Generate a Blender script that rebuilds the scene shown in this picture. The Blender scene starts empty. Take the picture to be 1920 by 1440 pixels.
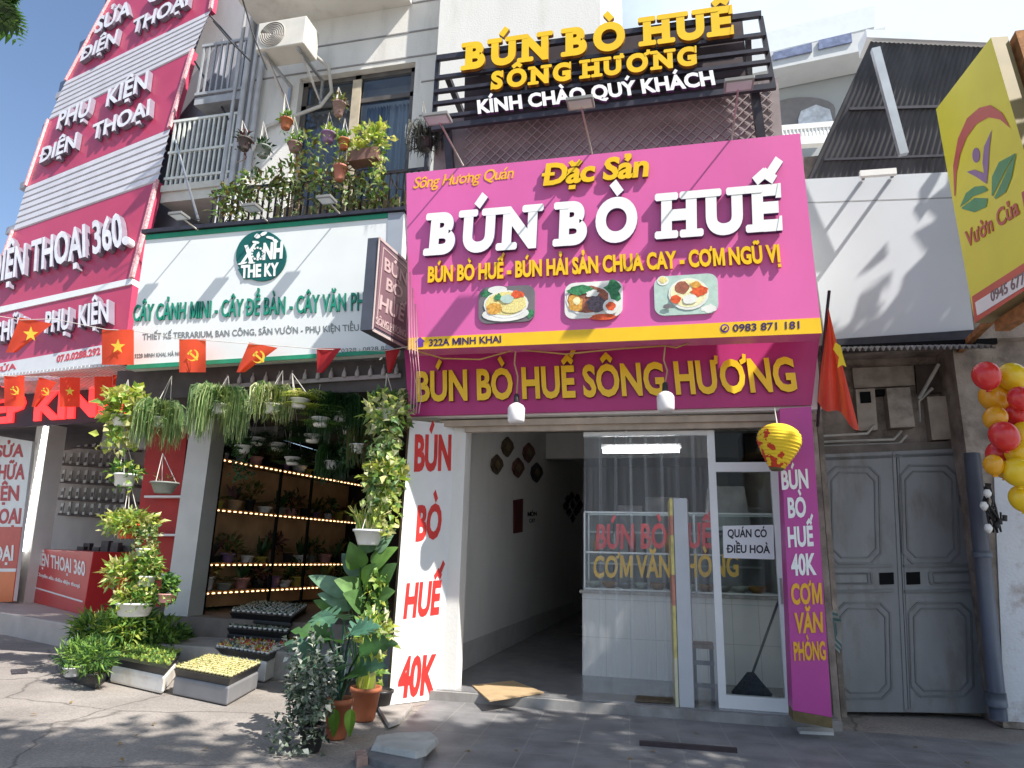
import bpy, bmesh, math, random
from mathutils import Vector as V, Matrix
from mathutils import noise as mnoise
R = math.radians
random.seed(7)
scene = bpy.context.scene
COL = scene.collection

# ---------------------------------------------------------------- camera, sky, sun, exposure
F_PX = 1290.0
EYE = V((0, 0, 1.5))
YAW, PITCH, ROLL = R(13.586), R(14.0), R(1.514)
fw = V((-math.sin(YAW) * math.cos(PITCH), math.cos(YAW) * math.cos(PITCH), math.sin(PITCH)))
rt0 = V((math.cos(YAW), math.sin(YAW), 0)); up0 = rt0.cross(fw)
rt = math.cos(ROLL) * rt0 + math.sin(ROLL) * up0
up = -math.sin(ROLL) * rt0 + math.cos(ROLL) * up0
cam_d = bpy.data.cameras.new("camera"); cam = bpy.data.objects.new("camera", cam_d); COL.objects.link(cam)
cam_d.sensor_width = 36; cam_d.lens = F_PX / 1920 * 36; cam_d.clip_end = 2000; cam_d.clip_start = 0.05
m3 = Matrix((rt, up, -fw)).transposed()
cam.matrix_world = Matrix.Translation(EYE) @ m3.to_4x4()
scene.camera = cam

SUN_TO = V((0.75, -0.35, 1.0)).normalized()
world = bpy.data.worlds.new("World"); scene.world = world; world.use_nodes = True
wn = world.node_tree.nodes; wl = world.node_tree.links
sky = wn.new("ShaderNodeTexSky"); sky.sky_type = 'NISHITA'; sky.sun_disc = False
sky.sun_elevation = math.asin(SUN_TO.z); sky.sun_rotation = math.atan2(SUN_TO.x, SUN_TO.y)
sky.air_density = 1.0; sky.dust_density = 1.4; sky.ozone_density = 2.0; sky.altitude = 10
bg = wn["Background"]; bg.inputs[1].default_value = 0.125
# thin bright cloud veil, thicker towards the sun side
wtc = wn.new("ShaderNodeTexCoord"); wmp = wn.new("ShaderNodeMapping"); wmp.inputs["Scale"].default_value = (1.3, 1.3, 2.6); wl.new(wtc.outputs["Generated"], wmp.inputs[0])
wnz = wn.new("ShaderNodeTexNoise"); wnz.inputs["Scale"].default_value = 1.6; wnz.inputs["Detail"].default_value = 7; wnz.inputs["Roughness"].default_value = .55; wl.new(wmp.outputs[0], wnz.inputs["Vector"])
wsx = wn.new("ShaderNodeSeparateXYZ"); wl.new(wtc.outputs["Generated"], wsx.inputs[0])
wmr = wn.new("ShaderNodeMapRange"); wmr.inputs[1].default_value = -.42; wmr.inputs[2].default_value = .12; wmr.inputs[3].default_value = -.45; wmr.inputs[4].default_value = .42; wl.new(wsx.outputs[0], wmr.inputs[0])
wad = wn.new("ShaderNodeMath"); wad.operation = 'ADD'; wl.new(wnz.outputs["Fac"], wad.inputs[0]); wl.new(wmr.outputs[0], wad.inputs[1])
wr = wn.new("ShaderNodeMapRange"); wr.interpolation_type = 'SMOOTHSTEP'; wr.inputs[1].default_value = .38; wr.inputs[2].default_value = .95; wl.new(wad.outputs[0], wr.inputs[0])
wmx = wn.new("ShaderNodeMix"); wmx.data_type = 'RGBA'; wl.new(wr.outputs[0], wmx.inputs[0]); wl.new(sky.outputs[0], wmx.inputs[6]); wmx.inputs[7].default_value = (4.6, 5.3, 6.2, 1)
wl.new(wmx.outputs[2], bg.inputs[0])
sun_d = bpy.data.lights.new("sun", 'SUN'); sun_d.energy = 5.0; sun_d.angle = R(0.7); sun_d.color = (1, 0.95, 0.87)
sun = bpy.data.objects.new("sun", sun_d); COL.objects.link(sun)
sun.rotation_euler = SUN_TO.to_track_quat('Z', 'Y').to_euler(); sun.location = (12, -6, 18)
scene.view_settings.view_transform = 'Standard'; scene.view_settings.look = 'None'
scene.view_settings.gamma = 1; scene.view_settings.exposure = 0.76
scene.cycles.max_bounces = 8; scene.cycles.transparent_max_bounces = 24

# ---------------------------------------------------------------- measuring helpers (pixels of the 1920x1440 photograph -> points on real planes)
def ray(px, py): return rt * (px - 960) / F_PX + up * (720 - py) / F_PX + fw
def PY(px, py, y):
    d = ray(px, py); return EYE + d * (y / d.y)
def PZ(px, py, z):
    d = ray(px, py); return EYE + d * ((z - EYE.z) / d.z)
def PX(px, py, x):
    d = ray(px, py); return EYE + d * (x / d.x)
def PP(px, py, pl):
    d = ray(px, py); return EYE + d * ((pl[0] - EYE).dot(pl[1]) / d.dot(pl[1]))
def yplane(y): return (V((0, y, 0)), V((0, -1, 0)))
def mpp(p): return (p - EYE).dot(fw) / F_PX          # metres per photo pixel at a point
def rnd(a=0.0, b=1.0): return random.uniform(a, b)
def rvec():
    while True:
        v = V((rnd(-1, 1), rnd(-1, 1), rnd(-1, 1)))
        if 0.05 < v.length < 1: return v.normalized()

# ---------------------------------------------------------------- materials
def lin(h):
    if not isinstance(h, str): return h
    h = h.lstrip('#'); o = []
    for i in (0, 2, 4):
        c = int(h[i:i + 2], 16) / 255
        o.append(c / 12.92 if c <= 0.04045 else ((c + 0.055) / 1.055) ** 2.4)
    return tuple(o)
def mat(name, col, rough=0.6, var=0.12, scale=5.0, metal=0.0, bump=0.0, bscale=40.0, spec=0.4, dirt=None, dirt_amt=0.5, dirt_scale=2.0, streak=1.0):
    c = lin(col); m = bpy.data.materials.new(name); m.use_nodes = True
    nt = m.node_tree; n = nt.nodes; l = nt.links; b = n["Principled BSDF"]
    b.inputs["Roughness"].default_value = rough; b.inputs["Metallic"].default_value = metal
    b.inputs["Specular IOR Level"].default_value = spec
    tc = n.new("ShaderNodeTexCoord"); mp = n.new("ShaderNodeMapping"); l.new(tc.outputs["Object"], mp.inputs[0])
    mp.inputs["Scale"].default_value = (1, 1, streak)
    nz = n.new("ShaderNodeTexNoise"); nz.inputs["Scale"].default_value = scale; nz.inputs["Detail"].default_value = 6
    l.new(mp.outputs[0], nz.inputs["Vector"])
    rp = n.new("ShaderNodeValToRGB"); rp.color_ramp.elements[0].position = 0.3; rp.color_ramp.elements[1].position = 0.7
    rp.color_ramp.elements[0].color = (*[x * (1 - var) for x in c], 1); rp.color_ramp.elements[1].color = (*[min(1, x * (1 + var)) for x in c], 1)
    l.new(nz.outputs["Fac"], rp.inputs[0]); out = rp.outputs[0]
    if dirt:
        n2 = n.new("ShaderNodeTexNoise"); n2.inputs["Scale"].default_value = dirt_scale; n2.inputs["Detail"].default_value = 9; n2.inputs["Roughness"].default_value = 0.65
        l.new(mp.outputs[0], n2.inputs["Vector"])
        r2 = n.new("ShaderNodeValToRGB"); r2.color_ramp.elements[0].position = 0.52; r2.color_ramp.elements[1].position = 0.72
        r2.color_ramp.elements[1].color = (dirt_amt,) * 3 + (1,)
        l.new(n2.outputs["Fac"], r2.inputs[0])
        mx = n.new("ShaderNodeMix"); mx.data_type = 'RGBA'; l.new(r2.outputs[0], mx.inputs[0]); l.new(out, mx.inputs[6])
        mx.inputs[7].default_value = (*lin(dirt), 1); out = mx.outputs[2]
    l.new(out, b.inputs["Base Color"])
    if bump:
        n3 = n.new("ShaderNodeTexNoise"); n3.inputs["Scale"].default_value = bscale; n3.inputs["Detail"].default_value = 5
        l.new(tc.outputs["Object"], n3.inputs["Vector"])
        bp = n.new("ShaderNodeBump"); bp.inputs["Strength"].default_value = bump; bp.inputs["Distance"].default_value = 0.02
        l.new(n3.outputs["Fac"], bp.inputs["Height"]); l.new(bp.outputs[0], b.inputs["Normal"])
    return m
def emit(name, col, s):
    m = bpy.data.materials.new(name); m.use_nodes = True; b = m.node_tree.nodes["Principled BSDF"]
    b.inputs["Base Color"].default_value = (*[x * .8 for x in lin(col)], 1); b.inputs["Emission Color"].default_value = (*lin(col), 1); b.inputs["Emission Strength"].default_value = s
    return m
def leafmat(name, col, trans=0.35, rough=0.45, var=.3):
    m = mat(name, col, rough, var, 9.0, spec=0.4); nt = m.node_tree; n = nt.nodes; l = nt.links; b = n["Principled BSDF"]
    ge = n.new("ShaderNodeNewGeometry"); hs = n.new("ShaderNodeHueSaturation"); mr = n.new("ShaderNodeMapRange"); mr.inputs[3].default_value = .55; mr.inputs[4].default_value = 1.4; l.new(ge.outputs["Random Per Island"], mr.inputs[0]); l.new(mr.outputs[0], hs.inputs["Value"])
    mh = n.new("ShaderNodeMapRange"); mh.inputs[3].default_value = .515; mh.inputs[4].default_value = .485; l.new(ge.outputs["Random Per Island"], mh.inputs[0]); l.new(mh.outputs[0], hs.inputs["Hue"])
    l.new(b.inputs["Base Color"].links[0].from_socket, hs.inputs["Color"]); l.new(hs.outputs[0], b.inputs["Base Color"])
    t = n.new("ShaderNodeBsdfTranslucent"); ms = n.new("ShaderNodeMixShader"); ms.inputs[0].default_value = trans
    c = lin(col); t.inputs[0].default_value = (min(1, c[0] * 1.5), min(1, c[1] * 1.4), c[2] * .7, 1)
    l.new(b.outputs[0], ms.inputs[1]); l.new(t.outputs[0], ms.inputs[2]); l.new(ms.outputs[0], n["Material Output"].inputs[0])
    return m
def glassmat(name, tint=(0.93, 0.96, 0.96), fr=0.12, rough=0.03, milk=0.0):
    m = bpy.data.materials.new(name); m.use_nodes = True; nt = m.node_tree; n = nt.nodes; l = nt.links
    n.remove(n["Principled BSDF"])
    tr = n.new("ShaderNodeBsdfTransparent"); tr.inputs[0].default_value = (*tint, 1)
    gl = n.new("ShaderNodeBsdfGlossy"); gl.inputs[1].default_value = rough
    lw = n.new("ShaderNodeLayerWeight"); lw.inputs[0].default_value = fr
    ms = n.new("ShaderNodeMixShader"); l.new(lw.outputs["Fresnel"], ms.inputs[0]); l.new(tr.outputs[0], ms.inputs[1]); l.new(gl.outputs[0], ms.inputs[2])
    out = ms
    if milk:
        df = n.new("ShaderNodeBsdfDiffuse"); df.inputs[0].default_value = (.8, .82, .84, 1)
        tc = n.new("ShaderNodeTexCoord"); mp = n.new("ShaderNodeMapping"); mp.inputs["Scale"].default_value = (30, 1, .6)
        nz = n.new("ShaderNodeTexNoise"); nz.inputs["Scale"].default_value = 1.0; l.new(tc.outputs["Object"], mp.inputs[0]); l.new(mp.outputs[0], nz.inputs["Vector"])
        ml = n.new("ShaderNodeMath"); ml.operation = 'MULTIPLY'; ml.inputs[1].default_value = milk * 2; l.new(nz.outputs["Fac"], ml.inputs[0])
        m2 = n.new("ShaderNodeMixShader"); l.new(ml.outputs[0], m2.inputs[0]); l.new(ms.outputs[0], m2.inputs[1]); l.new(df.outputs[0], m2.inputs[2]); out = m2
    l.new(out.outputs[0], n["Material Output"].inputs[0])
    return m

# ---------------------------------------------------------------- mesh builder
ORG = {}
def tag(o, label=None, cat=None, group=None, kind=None):
    if label: o["label"] = label
    if cat: o["category"] = cat
    if group: o["group"] = group
    if kind: o["kind"] = kind
    return o
def thing(name, label, cat, loc, group=None):
    o = bpy.data.objects.new(name, None); COL.objects.link(o); o.location = loc; o.empty_display_size = 0.1
    ORG[o.name] = V(loc); tag(o, label, cat, group); return o
class MB:
    def __init__(s): s.v = []; s.f = []; s.m = []; s.sm = []
    def add(s, vs, fs, mi=0, smooth=False):
        k = len(s.v); s.v += [V(p) for p in vs]
        for f in fs: s.f.append([k + i for i in f]); s.m.append(mi); s.sm.append(smooth)
        return s
    def box(s, a, b, mi=0):
        (x0, y0, z0), (x1, y1, z1) = a, b
        return s.hexa([(x0, y0, z0), (x1, y0, z0), (x1, y1, z0), (x0, y1, z0)], [(x0, y0, z1), (x1, y0, z1), (x1, y1, z1), (x0, y1, z1)], mi)
    def hexa(s, lo, hi, mi=0):
        return s.add(list(lo) + list(hi), [(3, 2, 1, 0), (4, 5, 6, 7), (0, 1, 5, 4), (1, 2, 6, 5), (2, 3, 7, 6), (3, 0, 4, 7)], mi)
    def slab(s, front, back, mi=0, side=None):
        # front polygon and an offset vector
        n = len(front); fr = [V(p) for p in front]; bk = [p + V(back) for p in fr]
        s.add(fr + bk, [list(range(n))], mi); k = len(s.v) - 2 * n
        si = mi if side is None else side
        s.f.append([k + n + i for i in reversed(range(n))]); s.m.append(si); s.sm.append(False)
        for i in range(n):
            j = (i + 1) % n; s.f.append([k + i, k + n + i, k + n + j, k + j]); s.m.append(si); s.sm.append(False)
        return s
    def bar(s, a, b, w, h=None, mi=0, upv=(0, 0, 1)):
        h = w if h is None else h; a = V(a); b = V(b); d = (b - a).normalized(); u = V(upv)
        if abs(d.dot(u)) > 0.98: u = V((0, 1, 0))
        x = d.cross(u).normalized(); z = x.cross(d).normalized()
        c = [(-1, -1), (1, -1), (1, 1), (-1, 1)]
        return s.hexa([a + x * w / 2 * i + z * h / 2 * j for i, j in c], [b + x * w / 2 * i + z * h / 2 * j for i, j in c], mi)
    def tube(s, pts, r, n=7, mi=0, caps=True):
        pts = [V(p) for p in pts]; rings = []
        rs = r if isinstance(r, (list, tuple)) else [r] * len(pts)
        for i, p in enumerate(pts):
            d = (pts[min(i + 1, len(pts) - 1)] - pts[max(i - 1, 0)]).normalized()
            u = V((0, 0, 1)) if abs(d.z) < 0.95 else V((1, 0, 0))
            x = d.cross(u).normalized(); y = d.cross(x)
            rings.append([p + (x * math.cos(2 * math.pi * k / n) + y * math.sin(2 * math.pi * k / n)) * rs[i] for k in range(n)])
        vs = [q for g in rings for q in g]; fs = []
        for i in range(len(pts) - 1):
            for k in range(n): fs.append((i * n + k, i * n + (k + 1) % n, (i + 1) * n + (k + 1) % n, (i + 1) * n + k))
        if caps: fs += [tuple(range(n)), tuple(reversed(range((len(pts) - 1) * n, len(pts) * n)))]
        return s.add(vs, fs, mi, True)
    def lathe(s, prof, c, n=20, mi=0, axis=None, sx=1, sy=1):
        c = V(c); vs = []; fs = []
        for (r, z) in prof:
            for k in range(n):
                a = 2 * math.pi * k / n; p = V((r * math.cos(a) * sx, r * math.sin(a) * sy, z))
                vs.append(c + (axis @ p if axis else p))
        for i in range(len(prof) - 1):
            for k in range(n): fs.append((i * n + k, i * n + (k + 1) % n, (i + 1) * n + (k + 1) % n, (i + 1) * n + k))
        fs += [tuple(reversed(range(n))), tuple(range((len(prof) - 1) * n, len(prof) * n))]
        return s.add(vs, fs, mi, True)
    def leaf(s, p, d, n, L, W, mi=0, curl=.25, fold=.25):
        sd = d.cross(n)
        if sd.length < 1e-4: sd = d.cross(V((.3, .5, .8)))
        sd.normalize(); n = sd.cross(d)
        m = p + d * L * .5 + n * L * curl * .25; t = p + d * L - n * L * curl * .5
        return s.add([p, p + d * L * .42 + sd * W / 2 + n * W * fold, m, p + d * L * .42 - sd * W / 2 + n * W * fold, t], [(0, 1, 2), (0, 2, 3), (2, 1, 4), (2, 4, 3)], mi, False)
    def ribbon(s, pts, w, n=None, mi=0):
        pts = [V(p) for p in pts]; vs = []; fs = []; k = len(pts)
        for i, p in enumerate(pts):
            d = (pts[min(i + 1, k - 1)] - pts[max(i - 1, 0)]).normalized()
            sd = d.cross(n if n else V((.3, 1, .2))).normalized() * (w * (1 - .75 * (i / (k - 1)) ** 2) / 2)
            vs += [p - sd, p + sd]
        for i in range(k - 1): fs.append((2 * i, 2 * i + 1, 2 * i + 3, 2 * i + 2))
        return s.add(vs, fs, mi)
    def build(s, name, mats, parent=None, origin=None, bevel=0.0):
        if not isinstance(mats, (list, tuple)): mats = [mats]
        if parent is not None: o0 = ORG[parent.name]
        elif origin is not None: o0 = V(origin)
        else:
            lo = [min(p[i] for p in s.v) for i in range(3)]; hi = [max(p[i] for p in s.v) for i in range(3)]
            o0 = V(((lo[0] + hi[0]) / 2, (lo[1] + hi[1]) / 2, lo[2]))
        me = bpy.data.meshes.new(name); me.from_pydata([p - o0 for p in s.v], [], s.f); me.update()
        for m in mats: me.materials.append(m)
        me.polygons.foreach_set("material_index", s.m); me.polygons.foreach_set("use_smooth", s.sm)
        ob = bpy.data.objects.new(name, me); COL.objects.link(ob); ORG[ob.name] = o0
        if parent is not None: ob.parent = parent
        else: ob.location = o0
        if bevel:
            b = ob.modifiers.new("bevel", 'BEVEL'); b.width = bevel; b.segments = 2; b.limit_method = 'ANGLE'; b.angle_limit = R(40)
        return ob
    def fixnormals(s): return s

# lettering: text laid on a plane between a left and a right baseline point, with a cap-top point; Vietnamese marks are built on top of the base letters
import unicodedata
def raw_glyphs(body, bold, res):
    cu = bpy.data.curves.new("t", 'FONT'); cu.body = body; cu.offset = bold; cu.extrude = .1; cu.resolution_u = res
    o = bpy.data.objects.new("t", cu); COL.objects.link(o)
    dg = bpy.context.evaluated_depsgraph_get(); me = bpy.data.meshes.new_from_object(o.evaluated_get(dg))
    r = ([v.co.copy() for v in me.vertices], [tuple(p.vertices) for p in me.polygons], [p.normal.z > .5 for p in me.polygons])
    bpy.data.objects.remove(o); bpy.data.curves.remove(cu); bpy.data.meshes.remove(me)
    return r
_G = {}; _ADV = {}
def glyph(ch, bold, res):
    k = (ch, round(bold, 4), res)
    if k not in _G:
        if ch == 'M':
            x0, w, h, s = .086 - bold, .70 + 2 * bold, CAP + 2 * bold, .095 + 2 * bold
            p = [(0, 0), (s, 0), (s, .60 * h), (w / 2 - .045 - bold * .5, .05 * h), (w / 2 + .045 + bold * .5, .05 * h), (w - s, .60 * h), (w - s, 0), (w, 0), (w, h), (w - 1.15 * s, h), (w / 2, .38 * h), (1.15 * s, h), (0, h)]
            n = len(p); vs = [V((a + x0, b - bold, z)) for z in (-.1, .1) for a, b in p]
            front = [(0, 1, 2, 12), (12, 2, 11), (11, 2, 3, 10), (10, 3, 4), (10, 4, 5, 9), (9, 5, 8), (8, 5, 6, 7)]
            _G[k] = (vs, [tuple(i + n for i in f) for f in front] + [(i, (i + 1) % n, n + (i + 1) % n, n + i) for i in range(n)], [True] * len(front) + [False] * n)
        else: _G[k] = raw_glyphs(ch, bold, res)
    return _G[k]
def adv(ch):
    if ch not in _ADV:
        w = lambda b: (lambda v: max(p.x for p in v) - min(p.x for p in v))(raw_glyphs(b, 0, 1)[0])
        _ADV[ch] = w('H' + ch + 'H') - w('HH')
    return _ADV[ch]
CAP = 0.682
SERIF = {'B': 'l', 'U': 'u', 'N': 'n', 'H': 'lr', 'E': 'l'}
MARK = {'\u0301': [(-.05, .0), (.06, .14)], '\u0300': [(.05, .0), (-.06, .14)], '\u0302': [(-.15, .0), (0, .11), (.15, .0)], '\u0303': [(-.16, .02), (-.07, .08), (.06, .02), (.15, .08)], '\u0306': [(-.14, .11), (-.07, .02), (.07, .02), (.14, .11)], '\u0309': [(-.05, .14), (.05, .14), (.05, .07), (.0, .0)]}
def text(mb, body, A, B, T, depth=0.02, bold=0.02, mi=0, side=None, slab=False, lift=0.002, sp=1.0, shear=0.0, res=3):
    A = V(A); B = V(B); T = V(T); ux = B - A; uz = T - A
    nrm = ux.cross(uz).normalized()
    if nrm.dot(A - EYE) > 0: nrm = -nrm
    vs = []; fs = []; fr = []; cnt = [0]
    def zc(): cnt[0] += 1; return .102 + .0006 * cnt[0]
    def prism(pts, z1=.1):
        k = len(vs); n = len(pts); vs.extend([V((p, q, -.1)) for p, q in pts] + [V((p, q, z1)) for p, q in pts])
        fs.append(tuple(k + n + i for i in range(n))); fr.append(True)
        for i in range(n):
            j = (i + 1) % n; fs.append((k + i, k + j, k + n + j, k + n + i)); fr.append(False)
    def stroke(pts, w, x0, y0):
        for i, ((ax, ay), (bx, by)) in enumerate(zip(pts, pts[1:])):
            dx, dy = bx - ax, by - ay; l = math.hypot(dx, dy); ex, ey = dx / l * w * .25, dy / l * w * .25; nx_, ny_ = -dy / l * w / 2, dx / l * w / 2
            prism([(x0 + ax - ex + nx_, y0 + ay - ey + ny_), (x0 + ax - ex - nx_, y0 + ay - ey - ny_), (x0 + bx + ex - nx_, y0 + by + ey - ny_), (x0 + bx + ex + nx_, y0 + by + ey + ny_)], zc())
    x = 0.0
    for ch in body:
        if ch == ' ': x += .30 if slab else adv(' ') * sp; continue
        dec = unicodedata.normalize('NFD', ch); b = dec[0]; marks = dec[1:]; barred = b in '\u0110\u0111'
        if barred: b = 'D' if b == '\u0110' else 'd'
        v, f, q = glyph(b, bold, res)
        bo = bold; lo = min(p.x for p in v) + bo; hi = max(p.x for p in v) - bo; top = max(p.y for p in v) - bo; w = hi - lo
        x0 = x - lo if slab else x
        k = len(vs); vs.extend([V((p.x + x0, p.y, p.z)) for p in v]); fs.extend([tuple(i + k for i in g) for g in f]); fr.extend(q)
        th = .085 + 1.5 * bold; cx = x0 + (lo + hi) / 2
        if barred: stroke([(lo - .09, 0), (lo + .24, 0)], th * .8, x0, CAP * .5)
        ym = top + .055 + bold
        circ = '\u0302' in marks or '\u0306' in marks
        for m_ in marks:
            if m_ == '\u0323': stroke([(-.055 - bold * .3, 0), (.055 + bold * .3, 0)], .10 + bold, cx, -.13 - bold)
            elif m_ == '\u031b': stroke([(hi - .05, top - .05), (hi + .06, top - .01), (hi + .075, top + .10)], th * .8, x0, 0)
            elif m_ in MARK:
                if m_ in '\u0302\u0306' or not circ: stroke(MARK[m_], th, cx, ym + th * .2)
                else: stroke(MARK[m_], th, cx + (.2 if m_ == '\u0301' else -.2 if m_ == '\u0300' else 0), ym + .12 + th * .4)
        if slab:
            st = .095; e = .07 + bold; t = .10; bars = []; s_ = SERIF.get(b, '')
            xl, xr = x - bold, x + w + bold; sw = st + 2 * bold
            if 'l' in s_: bars += [(xl - e, xl + sw + (e if b == 'H' else .01), 0), (xl - e, xl + sw + (e if b == 'H' else .01), 1)]
            if 'r' in s_: bars += [(xr - sw - e, xr + e, 0), (xr - sw - e, xr + e, 1)]
            if 'u' in s_: bars += [(xl - e, xl + sw + e * .8, 1), (xr - sw - e * .8, xr + e, 1)]
            if 'n' in s_: bars += [(xl - e, xl + sw + e, 0), (xl - e, xl + sw * .9, 1), (xr - sw - e, xr + e, 1)]
            for i, (a0, a1, up_) in enumerate(bars):
                y0, y1 = (-bold, t - bold * .4) if not up_ else (CAP - t + bold * .4, CAP + bold); c = .03
                prism([(a0 + c, y0), (a1 - c, y0), (a1, y0 + c), (a1, y1 - c), (a1 - c, y1), (a0 + c, y1), (a0, y1 - c), (a0, y0 + c)], zc())
            if b == 'E':
                for (y0, y1) in ((-bold, .19), (CAP - .19, CAP + bold)): prism([(xr - .07, y0), (xr + .035, y0), (xr + .035, y1), (xr - .01, y1)], zc())
            if b in 'SG':
                if b == 'S': prism([(xl - .01, -bold), (xl + .07, -bold), (xl + .05, .22), (xl - .01, .22)], zc())
                prism([(xr - .07, CAP - .24), (xr + .005, CAP - .24), (xr + .01, CAP + bold), (xr - .06, CAP + bold)], zc())
            x += w + .28 + (.03 if '\u031b' in marks else 0)
        else: x += adv(b) * sp + (.06 if '\u031b' in marks else 0)
    if shear: vs = [V((p.x + shear * p.y, p.y, p.z)) for p in vs]
    lo = min(p.x for p in vs); hi = max(p.x for p in vs); W = hi - lo
    out = [A + ux * ((p.x - lo) / W) + uz * (p.y / CAP) + nrm * (lift + (p.z + .1) / .2 * depth) for p in vs]
    k = len(mb.v); mb.v += out; si = mi if side is None else side
    for f, q in zip(fs, fr): mb.f.append([i + k for i in f]); mb.m.append(mi if q else si); mb.sm.append(False)
    return mb
def tpx(mb, body, l, r, t, pl, **kw): return text(mb, body, PP(*l, pl), PP(*r, pl), PP(*t, pl), **kw)

# ---------------------------------------------------------------- shared materials
M = {}
M['white_wall'] = mat('white_wall', (.74, .73, .70), .8, .06, 2, bump=.15, dirt=(.45, .43, .40), dirt_amt=.25, streak=.4)
M['cream_wall'] = mat('cream_wall', (.66, .64, .60), .85, .08, 2, bump=.2, dirt=(.34, .31, .28), dirt_amt=.6, dirt_scale=1.6, streak=.25)
M['grey_wall'] = mat('grey_wall', (.34, .34, .36), .85, .12, 2, bump=.2, dirt=(.2, .2, .2), dirt_amt=.4, streak=.4)
M['old_wall'] = mat('old_wall', (.30, .255, .22), .9, .45, 4, bump=.5, dirt=(.06, .048, .042), dirt_amt=.85, dirt_scale=3)
M['dark'] = mat('dark', (.008, .008, .009), .8, spec=.1)
M['dark_steel'] = mat('dark_steel', (.045, .043, .055), .4, .2, 10, metal=.3)
M['grey_paint'] = mat('grey_paint', (.23, .24, .25), .5, .14, 3, bump=.1, dirt=(.14, .115, .095), dirt_amt=.7, dirt_scale=3.5, streak=.35)
M['white_paint'] = mat('white_paint', (.76, .77, .77), .35, .04, 4)
M['white_plastic'] = mat('white_plastic', (.8, .8, .79), .3, .04)
M['concrete'] = mat('concrete', (.36, .34, .32), .9, .18, 3, bump=.35, bscale=30, dirt=(.2, .185, .17), dirt_amt=.55, dirt_scale=1.3)
M['stone'] = mat('stone', (.42, .42, .40), .85, .2, 8, bump=.4, dirt=(.16, .155, .15), dirt_amt=.5)
M['terracotta'] = mat('terracotta', (.44, .14, .065), .6, .14, 6, dirt=(.3, .12, .07), dirt_amt=.4)
M['black_plastic'] = mat('black_plastic', (.025, .025, .027), .4, .2, 12)
M['red_paint'] = mat('red_paint', (.62, .03, .03), .4, .08)
M['wood'] = mat('wood', (.35, .2, .09), .7, .25, 6, streak=.15)
M['planks'] = mat('planks', (.42, .33, .22), .8, .3, 6, streak=.12)
M['steel'] = mat('steel', (.5, .5, .5), .35, .1, metal=.8)
M['magenta'] = mat('magenta', (.64, .125, .36), .38, .07, 1.0, dirt=(.50, .12, .30), dirt_amt=.3, dirt_scale=1.2, streak=.35)
M['magenta_dk'] = mat('magenta_dk', (.48, .038, .19), .42, .08, 1.2, dirt=(.36, .03, .14), dirt_amt=.4, dirt_scale=1.5, streak=.3)
M['yellow'] = mat('yellow', (.80, .50, .015), .35, .05)
M['amber'] = mat('amber', (.78, .40, .02), .35, .06)
M['white_letter'] = mat('white_letter', (.82, .83, .82), .3, .02)
M['letter_side'] = mat('letter_side', (.12, .05, .16), .5)
M['navy'] = mat('navy', (.035, .015, .10), .5)
M['cable'] = mat('cable', (.03, .03, .03), .6)
M['soil'] = mat('soil', (.06, .04, .03), .95, .4, 20, bump=.6)
M['string'] = mat('string', (.55, .52, .48), .8)
M['soft_red'] = mat('soft_red', (.66, .035, .025), .6, .1, 4)

# ---------------------------------------------------------------- ground
def ground_mat():
    m = mat('pavement_concrete', (.30, .268, .245), .9, .2, 1.1, bump=.45, bscale=25, dirt=(.17, .155, .145), dirt_amt=.7, dirt_scale=.7)
    nt = m.node_tree; n = nt.nodes; l = nt.links; b = n["Principled BSDF"]; tc = n.new("ShaderNodeTexCoord"); src = b.inputs["Base Color"].links[0].from_socket
    wv = n.new("ShaderNodeTexNoise"); wv.inputs["Scale"].default_value = 2.5; wv.inputs["Detail"].default_value = 5; l.new(tc.outputs["Object"], wv.inputs["Vector"])
    va = n.new("ShaderNodeMix"); va.data_type = 'RGBA'; va.blend_type = 'LINEAR_LIGHT'; va.inputs[0].default_value = .12; l.new(tc.outputs["Object"], va.inputs[6]); l.new(wv.outputs["Color"], va.inputs[7])
    vo = n.new("ShaderNodeTexVoronoi"); vo.feature = 'DISTANCE_TO_EDGE'; vo.inputs["Scale"].default_value = .55; l.new(va.outputs[2], vo.inputs["Vector"])
    lt = n.new("ShaderNodeMapRange"); lt.inputs[1].default_value = .0; lt.inputs[2].default_value = .012; lt.inputs[3].default_value = .75; lt.inputs[4].default_value = 0; l.new(vo.outputs["Distance"], lt.inputs[0])
    mx = n.new("ShaderNodeMix"); mx.data_type = 'RGBA'; l.new(lt.outputs[0], mx.inputs[0]); l.new(src, mx.inputs[6]); mx.inputs[7].default_value = (.09, .08, .075, 1)
    sp = n.new("ShaderNodeTexNoise"); sp.inputs["Scale"].default_value = 60; sp.inputs["Detail"].default_value = 3; l.new(tc.outputs["Object"], sp.inputs["Vector"])
    sr = n.new("ShaderNodeMapRange"); sr.inputs[1].default_value = .35; sr.inputs[2].default_value = .7; sr.inputs[3].default_value = .78; sr.inputs[4].default_value = 1.15; l.new(sp.outputs["Fac"], sr.inputs[0])
    hs = n.new("ShaderNodeHueSaturation"); l.new(mx.outputs[2], hs.inputs["Color"]); l.new(sr.outputs[0], hs.inputs["Value"]); l.new(hs.outputs[0], b.inputs["Base Color"])
    return m
g = MB(); N = 40
def gz(x, y): return .006 * mnoise.noise(V((x * .7, y * .7, 0)))
xs = [-80, -40, -20] + [-14 + i * .5 for i in range(45)] + [14, 25, 50, 80]; ys = [-40, -10] + [0 + j * .5 for j in range(25)] + [16, 25, 50, 90]
vs = [(x, y, gz(x, y) - .008) for y in ys for x in xs]; nx = len(xs)
fs = [(j * nx + i, j * nx + i + 1, (j + 1) * nx + i + 1, (j + 1) * nx + i) for j in range(len(ys) - 1) for i in range(nx - 1)]
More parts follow.
